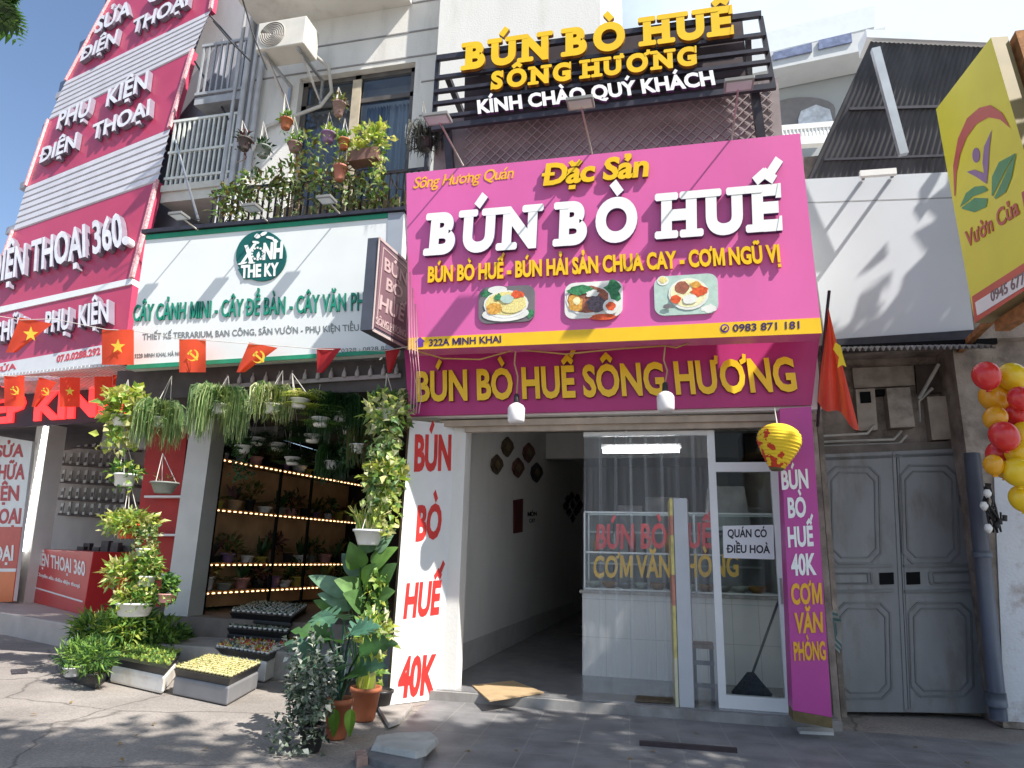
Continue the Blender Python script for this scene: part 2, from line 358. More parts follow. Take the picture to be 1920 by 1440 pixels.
g.add(vs, fs, 0, True); tag(g.build('pavement', ground_mat(), origin=(0, 0, 0)), kind='structure')
def tile_mat():
    m = mat('slate_tiles', (.19, .188, .195), .55, .28, 3, bump=.2, dirt=(.27, .26, .25), dirt_amt=.6, dirt_scale=2.2)
    nt = m.node_tree; n = nt.nodes; l = nt.links; b = n["Principled BSDF"]
    br = n.new("ShaderNodeTexBrick"); tc = n.new("ShaderNodeTexCoord"); mp = n.new("ShaderNodeMapping"); mp.inputs["Rotation"].default_value = (0, 0, R(-4))
    l.new(tc.outputs["Object"], mp.inputs[0]); l.new(mp.outputs[0], br.inputs[0]); br.offset = 0.0
    br.inputs["Scale"].default_value = 1; br.inputs["Brick Width"].default_value = .42; br.inputs["Row Height"].default_value = .42; br.inputs["Mortar Size"].default_value = .006
    src = b.inputs["Base Color"].links[0].from_socket
    mx = n.new("ShaderNodeMix"); mx.data_type = 'RGBA'; l.new(br.outputs["Fac"], mx.inputs[0]); l.new(src, mx.inputs[6]); mx.inputs[7].default_value = (.25, .245, .24, 1)
    l.new(mx.outputs[2], b.inputs["Base Color"]); return m
t = MB(); t.add([(-2.2, 2.0, .004), (9, 2.0, .004), (9, 7.52, .004), (-2.6, 7.52, .004), (-2.45, 6.2, .004)], [(0, 1, 2, 3, 4)])
tag(t.build('paving', tile_mat(), origin=(0, 0, 0)), kind='structure')
# gentle ramp and raised floor of the plant shop
r_ = MB()
def wedge(mb, x0, x1, pr):
    n = len(pr); mb.add([(x0, y, z) for y, z in pr] + [(x1, y, z) for y, z in pr], [tuple(range(n)), tuple(reversed(range(n, 2 * n)))] + [(i, n + i, n + (i + 1) % n, (i + 1) % n) for i in range(n)])
wedge(r_, -3.95, -2.98, [(7.05, -.02), (8.88, .55), (8.88, -.02)])
tag(r_.build('ramp', M['concrete']), kind='structure')
r_ = MB(); r_.box((-6.5, 8.0, -.02), (-3.952, 8.88, .30)); tag(r_.build('plinth', M['concrete'], bevel=.015), kind='structure')
r_ = MB(); r_.box((-8.3, 8.882, -.02), (-2.98, 15, .55)); tag(r_.build('shop_floor', mat('plant_shop_floor', (.20, .17, .15), .7, .2, 4)), kind='structure')
# step in front of the phone shop
A = V((-.925, .38, 0)).normalized(); Bk = V((.38, .925, 0))
o = V((-8.25, 8.82, 0)); s_ = MB()
s_.hexa([o + V((0, 0, -.05)), o + A * 12 + V((0, 0, -.05)), o + A * 12 + Bk * 8 + V((0, 0, -.05)), o + Bk * 8 + V((0, 0, -.05))],
        [o + V((0, 0, .33)), o + A * 12 + V((0, 0, .33)), o + A * 12 + Bk * 8 + V((0, 0, .33)), o + Bk * 8 + V((0, 0, .33))])
tag(s_.build('doorstep', mat('step_tile', (.5, .44, .40), .7, .12, 4, bump=.2, dirt=(.28, .25, .22), dirt_amt=.4), bevel=.02), kind='structure')

# ---------------------------------------------------------------- noodle shop building
FX0, FX1 = -2.62, 1.42
shop = thing('noodle_shop', 'noodle shop house with open front and white tower wall, under the big magenta sign', 'shop building', (-.6, 7.6, 0))
w = MB()
w.box((-2.56, 7.56, .0), (-2.36, 7.78, 2.98))                       # left pier
w.box((-2.86, 7.78, 0), (-2.66, 20, 4.05))                           # left wall
w.box((1.40, 8.3, 0), (1.46, 20, 4.05))
w.box((-3.02, 7.36, 3.02), (1.46, 7.6, 5.4)); w.box((-3.02, 7.6, 4.05), (1.46, 20, 5.4))                         # mass behind the signs
w.box((-2.86, 20, 0), (1.46, 20.2, 4.05))
w.box((-2.66, 14.2, 3.5), (1.4, 14.45, 4.04))                      # inner beam
w.build('wall', M['white_wall'], shop)
w = MB(); w.box((1.40, 7.68, 0), (1.46, 8.299, 4.04)); w.build('side_wall', M['old_wall'], shop)
w = MB(); w.box((-3.3, 8.3, 5.4), (-.85, 13, 13.5)); w.build('tower_wall', mat('bright_wall', (.66, .65, .62), .85, .08, 2, bump=.15, dirt=(.48, .46, .42), dirt_amt=.5, streak=.2), shop)
w = MB(); w.box((-2.66, 7.5, -.02), (1.40, 20, .10)); w.build('floor', mat('shop_floor', (.22, .22, .23), .25, .12, 5, spec=.5), shop)
w = MB(); w.box((-2.66, 7.44, -.01), (1.42, 7.5, .092)); w.build('threshold', mat('threshold', (.28, .27, .26), .6, .2, 6, dirt=(.12, .1, .09), dirt_amt=.6), shop)
w = MB(); w.box((-2.66, 7.8, .10), (-2.645, 19.9, .42)); w.build('skirting', mat('skirting', (.5, .49, .48), .5, .1), shop)
w = MB(); w.box((-2.66, 7.45, 2.93), (1.42, 7.60, 3.0)); w.box((-2.36, 7.5, 2.87), (1.40, 7.56, 2.93)); w.build('lintel', mat('lintel', (.42, .34, .27), .6, .2), shop)
w = MB()                                                            # dark recess with lattice between the two signs
w.box((-2.86, 7.30, 5.42), (1.28, 7.36, 6.9)); w.build('lattice_panel', None or mat('recess', (.26, .22, .225), .8, .3, 2.5, dirt=(.1, .07, .08), dirt_amt=.5), shop)
w = MB()
for k in range(-20, 60):
    for sgn in (1, -1):
        x0 = -2.5 + k * .13; x1 = x0 + sgn * 1.25
        xa, xb = max(-2.45, min(1.2, x0)), max(-2.45, min(1.2, x1))
        if xa == xb: continue
        za = 5.6 + 1.25 * (xa - x0) / (x1 - x0); zb = 5.6 + 1.25 * (xb - x0) / (x1 - x0)
        w.bar((xa, 7.285 - .004 * sgn, za), (xb, 7.285 - .004 * sgn, zb), .012, .012, upv=(0, 1, 0))
w.build('lattice', mat('lattice_wire', (.33, .285, .29), .6), shop)
# ---------------------------------------------------------------- plant shop house
ph = thing('plant_shop_house', 'cream old house with tall curtained window above the white plant shop sign', 'house', (-5.2, 8.6, 0))
YH = 8.6
def hb(l, t, r, b): return PY(l, t, YH), PY(r, b, YH)
wl_, wr_ = PY(545, 300, YH).x, PY(770, 250, YH).x; wz1 = PY(660, 133, YH).z; wz0 = 5.6
w = MB()
XL = -6.62
w.box((XL, YH, 3.7), (wl_, 12, 13.4)); w.box((wr_, YH, 3.7), (-3.0, 12, 13.4)); w.box((wl_, YH, wz1), (wr_, 12, 13.4)); w.box((wl_, YH, 3.7), (wr_, 12, wz0)); w.box((wl_, YH + .5, wz0), (wr_, 12, wz1))
w.build('wall', M['cream_wall'], ph)
w = MB()
for zz in (wz1 + .08, wz1 + .55, wz1 + 1.1): w.box((XL + .002, YH - .012, zz), (-3.3, YH - .001, zz + .025))
for zz in (wz1 - .4, wz1 - 1.0, wz1 - 1.6): w.box((wr_ + .12, YH - .012, zz), (-3.3, YH - .001, zz + .02))
w.build('groove', mat('groove', (.25, .24, .24), .8), ph)
w = MB(); w.box((XL, YH - .8, 10.05), (-3.9, YH - .001, 10.25)); w.box((XL - .05, YH - .84, 10.25), (-3.9, YH - .001, 10.33)); w.build('balcony_slab', M['cream_wall'], ph)
w = MB()
for k in range(26): w.bar((XL + .1 + k * .1, YH - .75, 10.33), (XL + .1 + k * .1, YH - .75, 11.3), .018)
w.bar((XL, YH - .75, 11.3), (-3.95, YH - .75, 11.3), .04); w.build('upper_railing', M['dark_steel'], ph)
# window with curtains
win = MB(); fy = YH + .12
for x in (wl_ + .04, (wl_ + wr_) / 2 - .02, wr_ - .06): win.box((x - .05, fy, wz0), (x + .05, fy + .08, wz1))
win.box((wl_, fy, wz1 - .08), (wr_, fy + .08, wz1 - .002)); win.box((wl_, fy, wz1 - .52), (wr_, fy + .081, wz1 - .44)); win.box((wl_, fy, wz0 + .001), (wr_, fy + .08, wz0 + .08))
wo = win.build('window', mat('window_frame', (.10, .09, .085), .5, .3), ph)
mx = (wl_ + wr_) / 2 - .02
w = MB(); w.box((mx - .075, fy - .03, wz0), (mx + .075, fy - .002, wz1 - .1)); w.build('mullion', mat('mullion', (.45, .38, .28), .6, .2), wo)
def curtain(x0, x1, m, z0, z1, nm):
    c = MB(); n = 46; vs = []
    for i in range(n + 1):
        x = x0 + (x1 - x0) * i / n; y = fy + .2 + .035 * math.sin(i * 1.1) + .015 * math.sin(i * 2.7)
        vs += [V((x, y, z0)), V((x, y, z1))]
    c.add(vs, [(2 * i, 2 * i + 2, 2 * i + 3, 2 * i + 1) for i in range(n)], 0, True); c.build(nm, m, wo)
curtain(wl_ + .06, mx - .1, mat('curtain_grey', (.30, .29, .30), .9, .25, 6, streak=.1), wz0, wz1 - .5, 'curtain')
curtain(mx + .1, wr_ - .5, mat('curtain_blue', (.26, .30, .38), .9, .45, 5, streak=.05), wz0, wz1 - .5, 'curtain')
curtain(wr_ - .62, wr_ - .06, mat('curtain_pale', (.5, .52, .54), .9, .3, 6, streak=.05), wz0, wz1 - .5, 'curtain')
w = MB(); w.box((wl_ + .05, fy + .02, wz0), (wr_ - .05, fy + .026, wz1 - .09)); w.build('pane', glassmat('window_glass', (.8, .84, .88), .25), wo)
# recessed bay on the left of the house
w = MB(); w.box((-10.2, 10.4, 3.2), (XL, 10.6, 13.5)); w.box((XL - .14, 8.62, 3.7), (XL - .001, 10.4, 13.4)); w.build('recess_wall', M['grey_wall'], ph)
BL = PY(338, 150, 8.9).x
w = MB(); w.box((BL, 8.9, 7.15), (XL - .15, 10.39, 7.33)); w.box((BL, 8.86, 7.331), (XL - .15, 8.95, 7.45)); w.build('bay_floor', mat('bay_floor', (.55, .55, .5), .8, .1), ph)
w = MB(); mwr = mat('pale_rail', (.62, .64, .60), .5, .15)
for k in range(int((XL - .15 - BL) / .098)): w.bar((BL + .04 + k * .098, 8.92, 7.45), (BL + .04 + k * .098, 8.92, 8.75), .034)
for zz in (7.6, 8.1, 8.72): w.bar((BL, 8.915, zz), (XL - .15, 8.915, zz), .045)
w.build('bay_railing', mwr, ph)
w = MB()
BU = PY(385, 60, 8.9).x
for k in range(int((XL - .15 - BU) / .12)): w.bar((BU + .04 + k * .12, 8.9, 9.2), (BU + .04 + k * .12, 8.9, 10.2), .03)
for zz in (9.2, 10.2): w.bar((BU, 8.9, zz), (XL - .15, 8.9, zz), .05)
w.box((BU, 8.9, 9.0), (XL - .15, 10.39, 9.14)); w.build('upper_bay_railing', mat('grey_rail', (.35, .36, .38), .5, .15), ph)
w = MB()
for dx, rr in ((0, .05), (.14, .035), (.27, .045), (-.17, .03)):
    w.tube([(XL - .1 + dx, 8.5, 5.7), (XL - .1 + dx, 8.5, 9.2), (XL - .12 + dx, 8.5, 12.8)], rr, 8)
w.build('drain_pipe', mat('pvc_grey', (.42, .42, .43), .5, .15), ph)
# ground floor of the plant shop
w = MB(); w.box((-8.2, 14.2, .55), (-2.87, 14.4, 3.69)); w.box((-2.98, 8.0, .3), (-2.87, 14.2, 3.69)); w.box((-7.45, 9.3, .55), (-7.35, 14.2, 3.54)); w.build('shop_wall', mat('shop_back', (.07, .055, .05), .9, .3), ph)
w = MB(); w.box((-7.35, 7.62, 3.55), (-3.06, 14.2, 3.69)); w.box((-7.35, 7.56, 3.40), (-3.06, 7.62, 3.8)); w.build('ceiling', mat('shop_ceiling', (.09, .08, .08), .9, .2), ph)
pl = PY(330, 1150, 9.0)
w = MB(); w.box((pl.x - .12, 8.9, .55), (pl.x + .27, 9.25, 3.55)); w.build('pillar', mat('tile_pillar', (.62, .62, .60), .35, .06, 3), ph)
# balcony in front of the window
bal = MB(); BY = 7.62
bal.box((-6.35, BY, 5.38), (-3.06, YH - .001, 5.5)); bal.build('balcony_floor', M['cream_wall'], ph)
w = MB()
for k in range(33): w.bar((-6.3 + k * .1, BY + .04, 5.5), (-6.3 + k * .1, BY + .04, 6.45), .022)
for zz in (5.6, 6.45): w.bar((-6.35, BY + .04, zz), (-3.06, BY + .04, zz), .04)
w.bar((-3.1, BY + .04, 5.5), (-3.1, BY + .04, 6.9), .05); w.build('balcony_railing', M['dark_steel'], ph)
w = MB()
for k in range(13): w.box((-5.35 + k * .16, BY + .09, 5.51), (-5.35 + k * .16 + .12, BY + .11, 6.2 + rnd(-.12, .12)))
w.build('plank_screen', M['planks'], ph)

# ---------------------------------------------------------------- air conditioner on the house wall
a0 = PY(523, 90, 7.75); ac = thing('air_conditioner', 'beige outdoor air conditioner unit with round fan, high on the house wall', 'air conditioner', a0)
ax0, ax1 = PY(483, 60, 7.75).x, PY(572, 55, 7.75).x; az0, az1 = PY(520, 88, 7.75).z, PY(520, 38, 7.75).z
mcase = mat('ac_case', (.62, .59, .53), .5, .08, 4)
w = MB(); w.box((ax0, 7.75, az0), (ax1, 8.15, az1)); w.build('case', mcase, ac, bevel=.015)
fcx, fcz, fr = ax0 + (az1 - az0) * .55, (az0 + az1) / 2, (az1 - az0) * .43
w = MB()
for q in range(7):
    rr = fr * (q + 1) / 7; pts = [(fcx + rr * math.cos(a * math.pi / 16), 7.738, fcz + rr * math.sin(a * math.pi / 16)) for a in range(33)]
    w.tube(pts, .006, 4, caps=False)
w.build('fan_grille', mat('grille', (.55, .52, .47), .5), ac)
w = MB(); w.lathe([(fr * 1.0, 0), (fr * 1.0, .006), (0.02, .007)], (fcx, 7.7495, fcz), 24, axis=Matrix.Rotation(R(90), 3, 'X')); w.build('fan', mat('fan', (.3, .27, .25), .5), ac)
w = MB()
for x in (ax0 + .12, ax1 - .12): w.bar((x, 7.8, az0 - .03), (x, 8.59, az0 - .03), .04); w.bar((x, 8.57, az0 - .05), (x, 8.57, az0 - .45), .04); w.bar((x, 7.9, az0 - .05), (x, 8.56, az0 - .4), .03)
w.build('bracket', M['steel'], ac)
w = MB(); w.tube([(ax1 - .05, 8.12, az0 + .1), (ax1 + .12, 8.3, az0), (ax1 + .1, 8.5, az0 - .3), (ax1 - .1, 8.55, az0 - .5), (ax0 - .2, 8.54, az0 - .75), (ax0 - .45, 8.5, az0 - 1.3)], .03, 7); w.build('hose', mat('hose', (.5, .48, .44), .7), ac)

# ---------------------------------------------------------------- far white villa seen behind the roof on the right
fv = thing('white_villa', 'far white villa with arched balcony and balustrade, behind the right roof', 'house', PY(1530, 300, 17)); FY = 17
def fq(mb, pts, y=FY, d=.4, mi=0): return mb.slab([PY(*p, y) for p in pts], (0, d, 0), mi)
mv = mat('villa_wall', (.36, .375, .375), .8, .05, 1)
w = MB(); fq(w, [(1380, 125), (1680, 60), (1680, 430), (1380, 430)], FY, 3); w.build('wall', mv, fv)
w = MB(); fq(w, [(1400, 108), (1660, 50), (1660, 86), (1400, 140)], FY - .9, .85); w.build('cornice', mat('villa_trim', (.50, .52, .53), .7, .04), fv)
w = MB(); fq(w, [(1400, 70), (1640, 10), (1640, 50), (1400, 108)], FY - .2, 2.0); w.build('parapet', mat('villa_parapet', (.56, .60, .64), .7, .04), fv)
for q in ([(1450, 98), (1522, 80), (1523, 96), (1450, 112)], [(1535, 75), (1596, 61), (1598, 78), (1535, 92)]):
    w = MB(); fq(w, q, FY - .96, .05); w.build('window', mat('villa_glass', (.16, .19, .30), .2, .3, 8), fv)
def arch(cx, cy, rx, ry, base):
    return [(cx - rx, base)] + [(cx - rx * math.cos(a * math.pi / 10), cy - ry * math.sin(a * math.pi / 10) - (a - 5) * 1.0) for a in range(11)] + [(cx + rx, base)]
w = MB(); fq(w, arch(1500, 208, 66, 26, 262), FY - .03, .02); w.build('arch_opening', mat('villa_shade', (.20, .19, .19), .8, .1), fv)
w = MB(); fq(w, [(1497, 222), (1502, 208), (1530, 196), (1556, 205), (1562, 228), (1497, 240)], FY - .08, .03); w.build('arch_window', mat('villa_pane', (.55, .58, .62), .3, .3, 6), fv)
w = MB()
for k in range(22):
    p = PY(1440 + k * 7, 258 - k * .6, FY - 1); w.lathe([(.05, 0), (.085, .1), (.05, .25), (.07, .34)], p - V((0, 0, .2)), 8)
a = PY(1420, 246, FY - 1); b = PY(1600, 232, FY - 1); w.bar(a, b, .14); a = PY(1420, 272, FY - 1); b = PY(1600, 262, FY - 1); w.bar(a, b, .2)
w.build('balustrade', mat('villa_trim2', (.7, .7, .68), .7, .05), fv)

# ================================================================ SIGNS
def lettering(parent, name, mats, items, pl, **kw):
    for it in items:
        mb = MB(); body, l, r, t = it[:4]; k = dict(kw); k.update(it[4] if len(it) > 4 else {}); tpx(mb, body, l, r, t, pl, **k); mb.build(name, mats, parent)
def poly(mb, pts, pl, th, mi=0, lift=0.0):
    n = pl[1].normalized(); f = [PP(*p, pl) + n * (lift + th) for p in pts]
    return mb.slab(f, -n * th, mi)
def disc(mb, cx, cy, rx, ry, pl, th, mi=0, lift=0.0, n=20, rot=0.0, jag=0.0):
    pts = []
    for i in range(n):
        a = 2 * math.pi * i / n; j = 1 + (rnd(-jag, jag) if jag else 0)
        x, y = rx * math.cos(a) * j, ry * math.sin(a) * j
        pts.append((cx + x * math.cos(rot) - y * math.sin(rot), cy + x * math.sin(rot) + y * math.cos(rot)))
    return poly(mb, pts, pl, th, mi, lift)
def rrect(q, r=.16, n=5):
    def bi(u, v):
        (a, b, c, d) = q
        return tuple((a[i] * (1 - u) + b[i] * u) * (1 - v) + (d[i] * (1 - u) + c[i] * u) * v for i in (0, 1))
    out = []; ry = r * 1.4
    for (cx, cy, s) in ((r, ry, 180), (1 - r, ry, 270), (1 - r, 1 - ry, 0), (r, 1 - ry, 90)):
        for i in range(n + 1):
            a = R(s + 90 * i / n); out.append(bi(cx + r * math.cos(a), cy + ry * math.sin(a)))
    return out

# ---- big magenta sign
SP = yplane(6.65)
q = [(762, 325), (1500, 250), (1541, 625), (765, 656)]
big = thing('shop_sign', 'big magenta sign board with raised white slab letters, three dish pictures and yellow foot strip', 'sign', PP(1150, 640, SP))
mb = MB(); mb.slab([PP(*p, SP) for p in q], (0, .24, 0)); mb.build('sign_panel', M['magenta'], big)
mb = MB(); poly(mb, [(765, 634), (1538, 596), (1541, 625), (765, 656)], SP, .004); mb.build('foot_strip', M['yellow'], big)
myl = [M['yellow'], mat('yellow_side', (.45, .08, .03), .5)]
lettering(big, 'headline_lettering', [M['white_letter'], M['letter_side']], [("BÚN BÒ HUẾ", (797, 479), (1472, 431), (803, 411))], SP, depth=.055, bold=.055, slab=True, res=7, lift=.01, side=1)
lettering(big, 'script_lettering', [M['yellow'], mat('gold_side', (.22, .10, .02), .5)], [("Đặc Sản", (1018, 351), (1219, 333), (1016, 314))], SP, depth=.04, bold=.035, side=1, shear=.18, lift=.01, sp=.95)
lettering(big, 'small_script', mat('gold_print', (.80, .42, .03), .4), [("Sông Hương Quán", (775, 354), (964, 334), (775, 334))], SP, depth=.004, bold=.008, shear=.3, sp=.9)
lettering(big, 'menu_lettering', myl, [("BÚN BÒ HUẾ - BÚN HẢI SẢN CHUA CAY - CƠM NGŨ VỊ", (804, 531), (1463, 493), (805, 504))], SP, depth=.03, bold=.042, side=1, lift=.01)
lettering(big, 'address_lettering', M['navy'], [("322A MINH KHAI", (805, 649), (940, 642), (805, 637)), ("0983 871 181", (1374, 622), (1499, 616), (1374, 609))], SP, depth=.003, bold=.02, lift=.005)
mb = MB(); poly(mb, [(779, 641), (788, 632), (797, 640), (794, 641), (794, 650), (782, 651), (782, 641)], SP, .003, 0, .005); mip = mat('icon_purple', (.13, .04, .32), .5); mb.build('house_icon', mip, big); mb = MB(); disc(mb, 1359, 616, 8.5, 8, SP, .003, 0, .005); mb.build('icon_disc', mip, big)
mb = MB(); disc(mb, 1359, 616, 5.5, 5, SP, .003, 0, .009); poly(mb, [(1361, 613), (1363, 615), (1358, 620), (1356, 618)], SP, .003, 1, .013); mb.build('phone_icon', [M['yellow'], M['navy']], big)
fm = [mat('dish_white', (.72, .72, .68), .4), mat('dish_dark', (.16, .15, .16), .5), mat('broth', (.62, .32, .06), .4, .4, 40), mat('noodle', (.72, .62, .25), .5, .25, 60), mat('herb', (.04, .19, .08), .5, .5, 40),  # print colours of the dish pictures, dark grey among them
      mat('meat', (.30, .10, .06), .5, .4, 50), mat('tomato', (.65, .10, .03), .4, .3, 40), mat('cloth_mint', (.42, .56, .50), .6, .1, 20), mat('beef_slice', (.12, .09, .11), .5, .5, 50), mat('egg', (.8, .75, .45), .5, .2, 30)]
def dish(q, base, items):
    mb = MB(); poly(mb, rrect(q), SP, .022, base)
    for i, (cx, cy, rx, ry, mi, jag) in enumerate(items): disc(mb, cx, cy, rx, ry, SP, .0014, mi, .0222 + .0015 * i, 18, -.06, jag)
    mb.build('dish_picture', fm, big)
dish([(899, 541), (1004, 535), (1003, 603), (898, 609)], 1, [(912, 552, 10, 6, 4, .3), (994, 590, 8, 8, 4, .3), (934, 545, 18, 7, 0, 0), (949, 590, 44, 14, 0, 0), (950, 572, 42, 26, 0, 0), (950, 571, 38, 22, 3, .04), (928, 580, 15, 11, 2, .15), (972, 554, 13, 7, 6, .2), (962, 580, 20, 9, 3, .1), (935, 560, 9, 7, 4, .3), (952, 563, 13, 8, 7, .1)])
dish([(1060, 533), (1168, 526), (1167, 594), (1059, 600)], 0, [(1148, 548, 16, 18, 4, .3), (1132, 596, 24, 6, 6, .1), (1104, 564, 42, 29, 0, 0), (1104, 563, 38, 25, 5, .05), (1080, 570, 13, 17, 2, .15), (1082, 566, 7, 7, 9, .1), (1118, 572, 18, 16, 8, .15), (1090, 546, 22, 9, 4, .3), (1110, 552, 12, 6, 0, .3), (1146, 577, 15, 14, 0, 0), (1146, 576, 9, 8, 6, .1)])
dish([(1226, 521), (1345, 513), (1347, 588), (1228, 594)], 7, [(1330, 580, 14, 8, 0, .2), (1243, 528, 11, 9, 0, 0), (1243, 527, 8, 6, 3, .2), (1291, 553, 38, 30, 0, 0), (1291, 552, 34, 26, 9, 0), (1278, 541, 14, 12, 5, .12), (1312, 548, 16, 10, 6, .2), (1303, 536, 10, 6, 2, .2), (1294, 563, 14, 9, 0, .1), (1267, 564, 10, 8, 6, .1), (1252, 577, 9, 4, 1, .2)])

# ---- fascia under it
FP = yplane(7.3)
fas = thing('fascia_sign', 'dark magenta band with amber letters above the open shop front', 'sign', PP(1150, 770, FP))
mb = MB(); mb.slab([PP(*p, FP) for p in [(757, 640), (1538, 625), (1522, 759), (767, 780)]], (0, .055, 0)); mb.build('sign_panel', M['magenta_dk'], fas)
lettering(fas, 'lettering', [mat('fascia_amber', (.95, .60, .02), .35, .06), mat('amber_side', (.16, .05, .02), .5)], [("BÚN BÒ HUẾ SÔNG HƯƠNG", (783, 753), (1494, 733), (783, 701))], FP, depth=.045, bold=.034, lift=.006, side=1)
# ---- banner on the right post
BP = yplane(7.0)
ban = thing('post_banner', 'tall narrow purple banner on the post right of the glass door', 'banner', PP(1525, 1360, BP))
mb = MB(); mb.slab([PP(*p, BP) for p in [(1462, 766), (1521, 762), (1560, 1345), (1487, 1332)]], (0, .3, 0)); mb.build('banner_panel', mat('banner_purple', (.46, .06, .29), .45, .08, 1.5), ban)
mb = MB(); mb.slab([PP(*p, BP) for p in [(1487, 1332.5), (1560, 1345.5), (1561, 1366), (1488, 1352)]], (0, .29, 0)); mb.build('foot', mat('banner_foot', (.15, .11, .05), .8, .4, 8), ban)
lettering(ban, 'white_lettering', M['white_letter'], [("BÚN", (1466, 917), (1516, 914), (1464, 884)), ("BÒ", (1478, 970), (1512, 968), (1476, 935)), ("HUẾ", (1478, 1025), (1528, 1022), (1476, 990)), ("40K", (1484, 1078), (1531, 1076), (1482, 1041))], BP, depth=.006, bold=.035)
lettering(ban, 'amber_lettering', M['amber'], [("CƠM", (1484, 1132), (1542, 1131), (1482, 1096)), ("VĂN", (1490, 1186), (1543, 1184), (1489, 1151)), ("PHÒNG", (1489, 1237), (1549, 1236), (1487, 1205))], BP, depth=.006, bold=.035)
# ---- white board on the left post
WP = (V((-2.91, 7.07, 0)), V((.49, -.40, 0)).normalized())
wb = thing('price_board', 'tall white board with red letters ending in 40K, leaning left of the open shop front', 'sign board', PP(778, 1316, WP))
mb = MB(); mb.slab([PP(*p, WP) for p in [(769, 788), (856, 796), (828, 1310), (729, 1322)]], -WP[1] * .05, 0, 1); mb.build('board', [M['white_paint'], mat('board_edge', (.20, .13, .10), .7)], wb)
lettering(wb, 'lettering', mat('red_print', (.62, .035, .03), .4, .15, 6), [("BÚN", (776, 881), (845, 879), (778, 818)), ("BÒ", (779, 1012), (826, 1006), (783, 951)), ("HUẾ", (756, 1157), (826, 1148), (762, 1097)), ("40K", (744, 1306), (815, 1297), (751, 1236))], WP, depth=.004, bold=.04)

# ---- roof sign on an open black frame
RP = yplane(7.0)
rs = thing('roof_sign', 'open black rail sign frame with yellow and white letters, on top of the shop', 'sign', PP(1130, 200, RP))
mb = MB(); rails = [((819, 110), (1427, 27)), ((816, 147), (1436, 65)), ((814, 173), (1441, 94)), ((812, 196), (1444, 116)), ((811, 222), (1448, 143)), ((810, 241), (1452, 162))]
for i, (a, b) in enumerate(rails): mb.bar(PP(*a, RP), PP(*b, RP), .05, .045 if i not in (0, 5) else .07)
for k in (0, .33, .66, 1):
    a = PP(819 + 608 * k, 110 - 83 * k, RP) + V((0, .05, 0)); b = PP(810 + 642 * k, 241 - 79 * k, RP) + V((0, .05, 0)); mb.bar(a, b, .05)
mb.build('frame', M['dark_steel'], rs)
mb = MB(); q = [(872, 108), (1392, 37), (1404, 160), (870, 226)]
mb.slab([PP(*p, yplane(7.12)) for p in q], (0, .02, 0)); mb.build('back_panel', mat('brown_back', (.05, .035, .04), .7, .3, 3), rs)
mb = MB()
for k in (.04, .94):
    mb = MB(); a = PP(812 + 640 * k, 238 - 79 * k, yplane(7.1)); mb.bar(a, V((a.x + .1, 7.29, 5.5)), .09, .09); mb.bar(PP(815 + 625 * k, 150 - 83 * k, yplane(7.15)), V((a.x + .1, 8.28, 6.9)), .07); mb.build('support', M['dark_steel'], rs)
my2 = [M['yellow'], mat('yellow_return', (.30, .13, .02), .5)]
lettering(rs, 'main_lettering', my2, [("BÚN BÒ HUẾ", (867, 137), (1380, 69), (869, 93)), ("SÔNG HƯƠNG", (923, 174), (1307, 128), (924, 145))], RP, depth=.05, bold=.055, slab=True, res=6, lift=.03, side=1)
lettering(rs, 'greeting_lettering', [M['white_letter'], M['letter_side']], [("KÍNH CHÀO QUÝ KHÁCH", (899, 219), (1341, 165), (897, 196))], RP, depth=.04, bold=.04, lift=.03, side=1)

# ---- white plant shop sign
GP = yplane(7.3)
gs = thing('plant_shop_sign', 'white plant shop sign with green edges, round dark logo and green letters', 'sign', PP(490, 690, GP))
mb = MB(); mb.slab([PP(*p, GP) for p in [(274, 441), (758, 398), (742, 662), (238, 692)]], (0, .14, 0)); mb.build('sign_panel', mat('sign_white', (.72, .75, .74), .35, .03, 2), gs)
mgt = mat('green_trim', (.02, .25, .14), .4)
mb = MB(); poly(mb, [(274, 441), (728, 400.5), (727, 409), (273, 450)], GP, .012); mb.build('edge_trim', mgt, gs); mb = MB(); poly(mb, [(728, 400.5), (757.5, 398), (742, 655), (724, 656)], GP, .012); mb.build('shade_band', mat('shade_band', (.33, .37, .42), .4, .05), gs); mb = MB(); poly(mb, [(239, 685), (742, 655), (742, 662.5), (238, 693)], GP, .012); mb.build('edge_trim', mgt, gs)  # blue-grey end band paints in the shade of the magenta sign
mb = MB(); mb.slab([PP(*p, GP) + V((0, -.05, 0)) for p in [(270, 433), (762, 390), (762, 396), (270, 440)]], (0, .2, 0)); mb.build('top_rail', M['dark_steel'], gs)
mgr = mat('sign_green', (.015, .24, .16), .4, .1)
lettering(gs, 'lettering', [mgr, mat('green_side', (.01, .12, .08), .5)], [("CÂY CẢNH MINI - CÂY ĐỂ BÀN - CÂY VĂN PHÒNG", (250, 603), (738, 579), (253, 573))], GP, depth=.02, bold=.012, side=1, sp=1.05)
lettering(gs, 'small_lettering', mat('grey_print', (.18, .2, .2), .5), [("THIẾT KẾ TERRARIUM, BAN CÔNG, SÂN VƯỜN - PHỤ KIỆN TIỂU CẢNH", (268, 637), (722, 618), (268, 626)), ("322B MINH KHAI, HÀ NỘI", (253, 671), (343, 666), (253, 664)), ("0328 : 0828 858", (640, 661), (736, 655), (640, 654))], GP, depth=.003, bold=.006)
lg = MB(); disc(lg, 491, 481, 47, 47, GP, .02, 0, .0, 36); poly(lg, [(447, 505), (458, 524), (480, 524), (470, 505)], GP, .018)
lgo = lg.build('logo_disc', mat('logo_teal', (.008, .10, .09), .4), gs)
mb = MB()
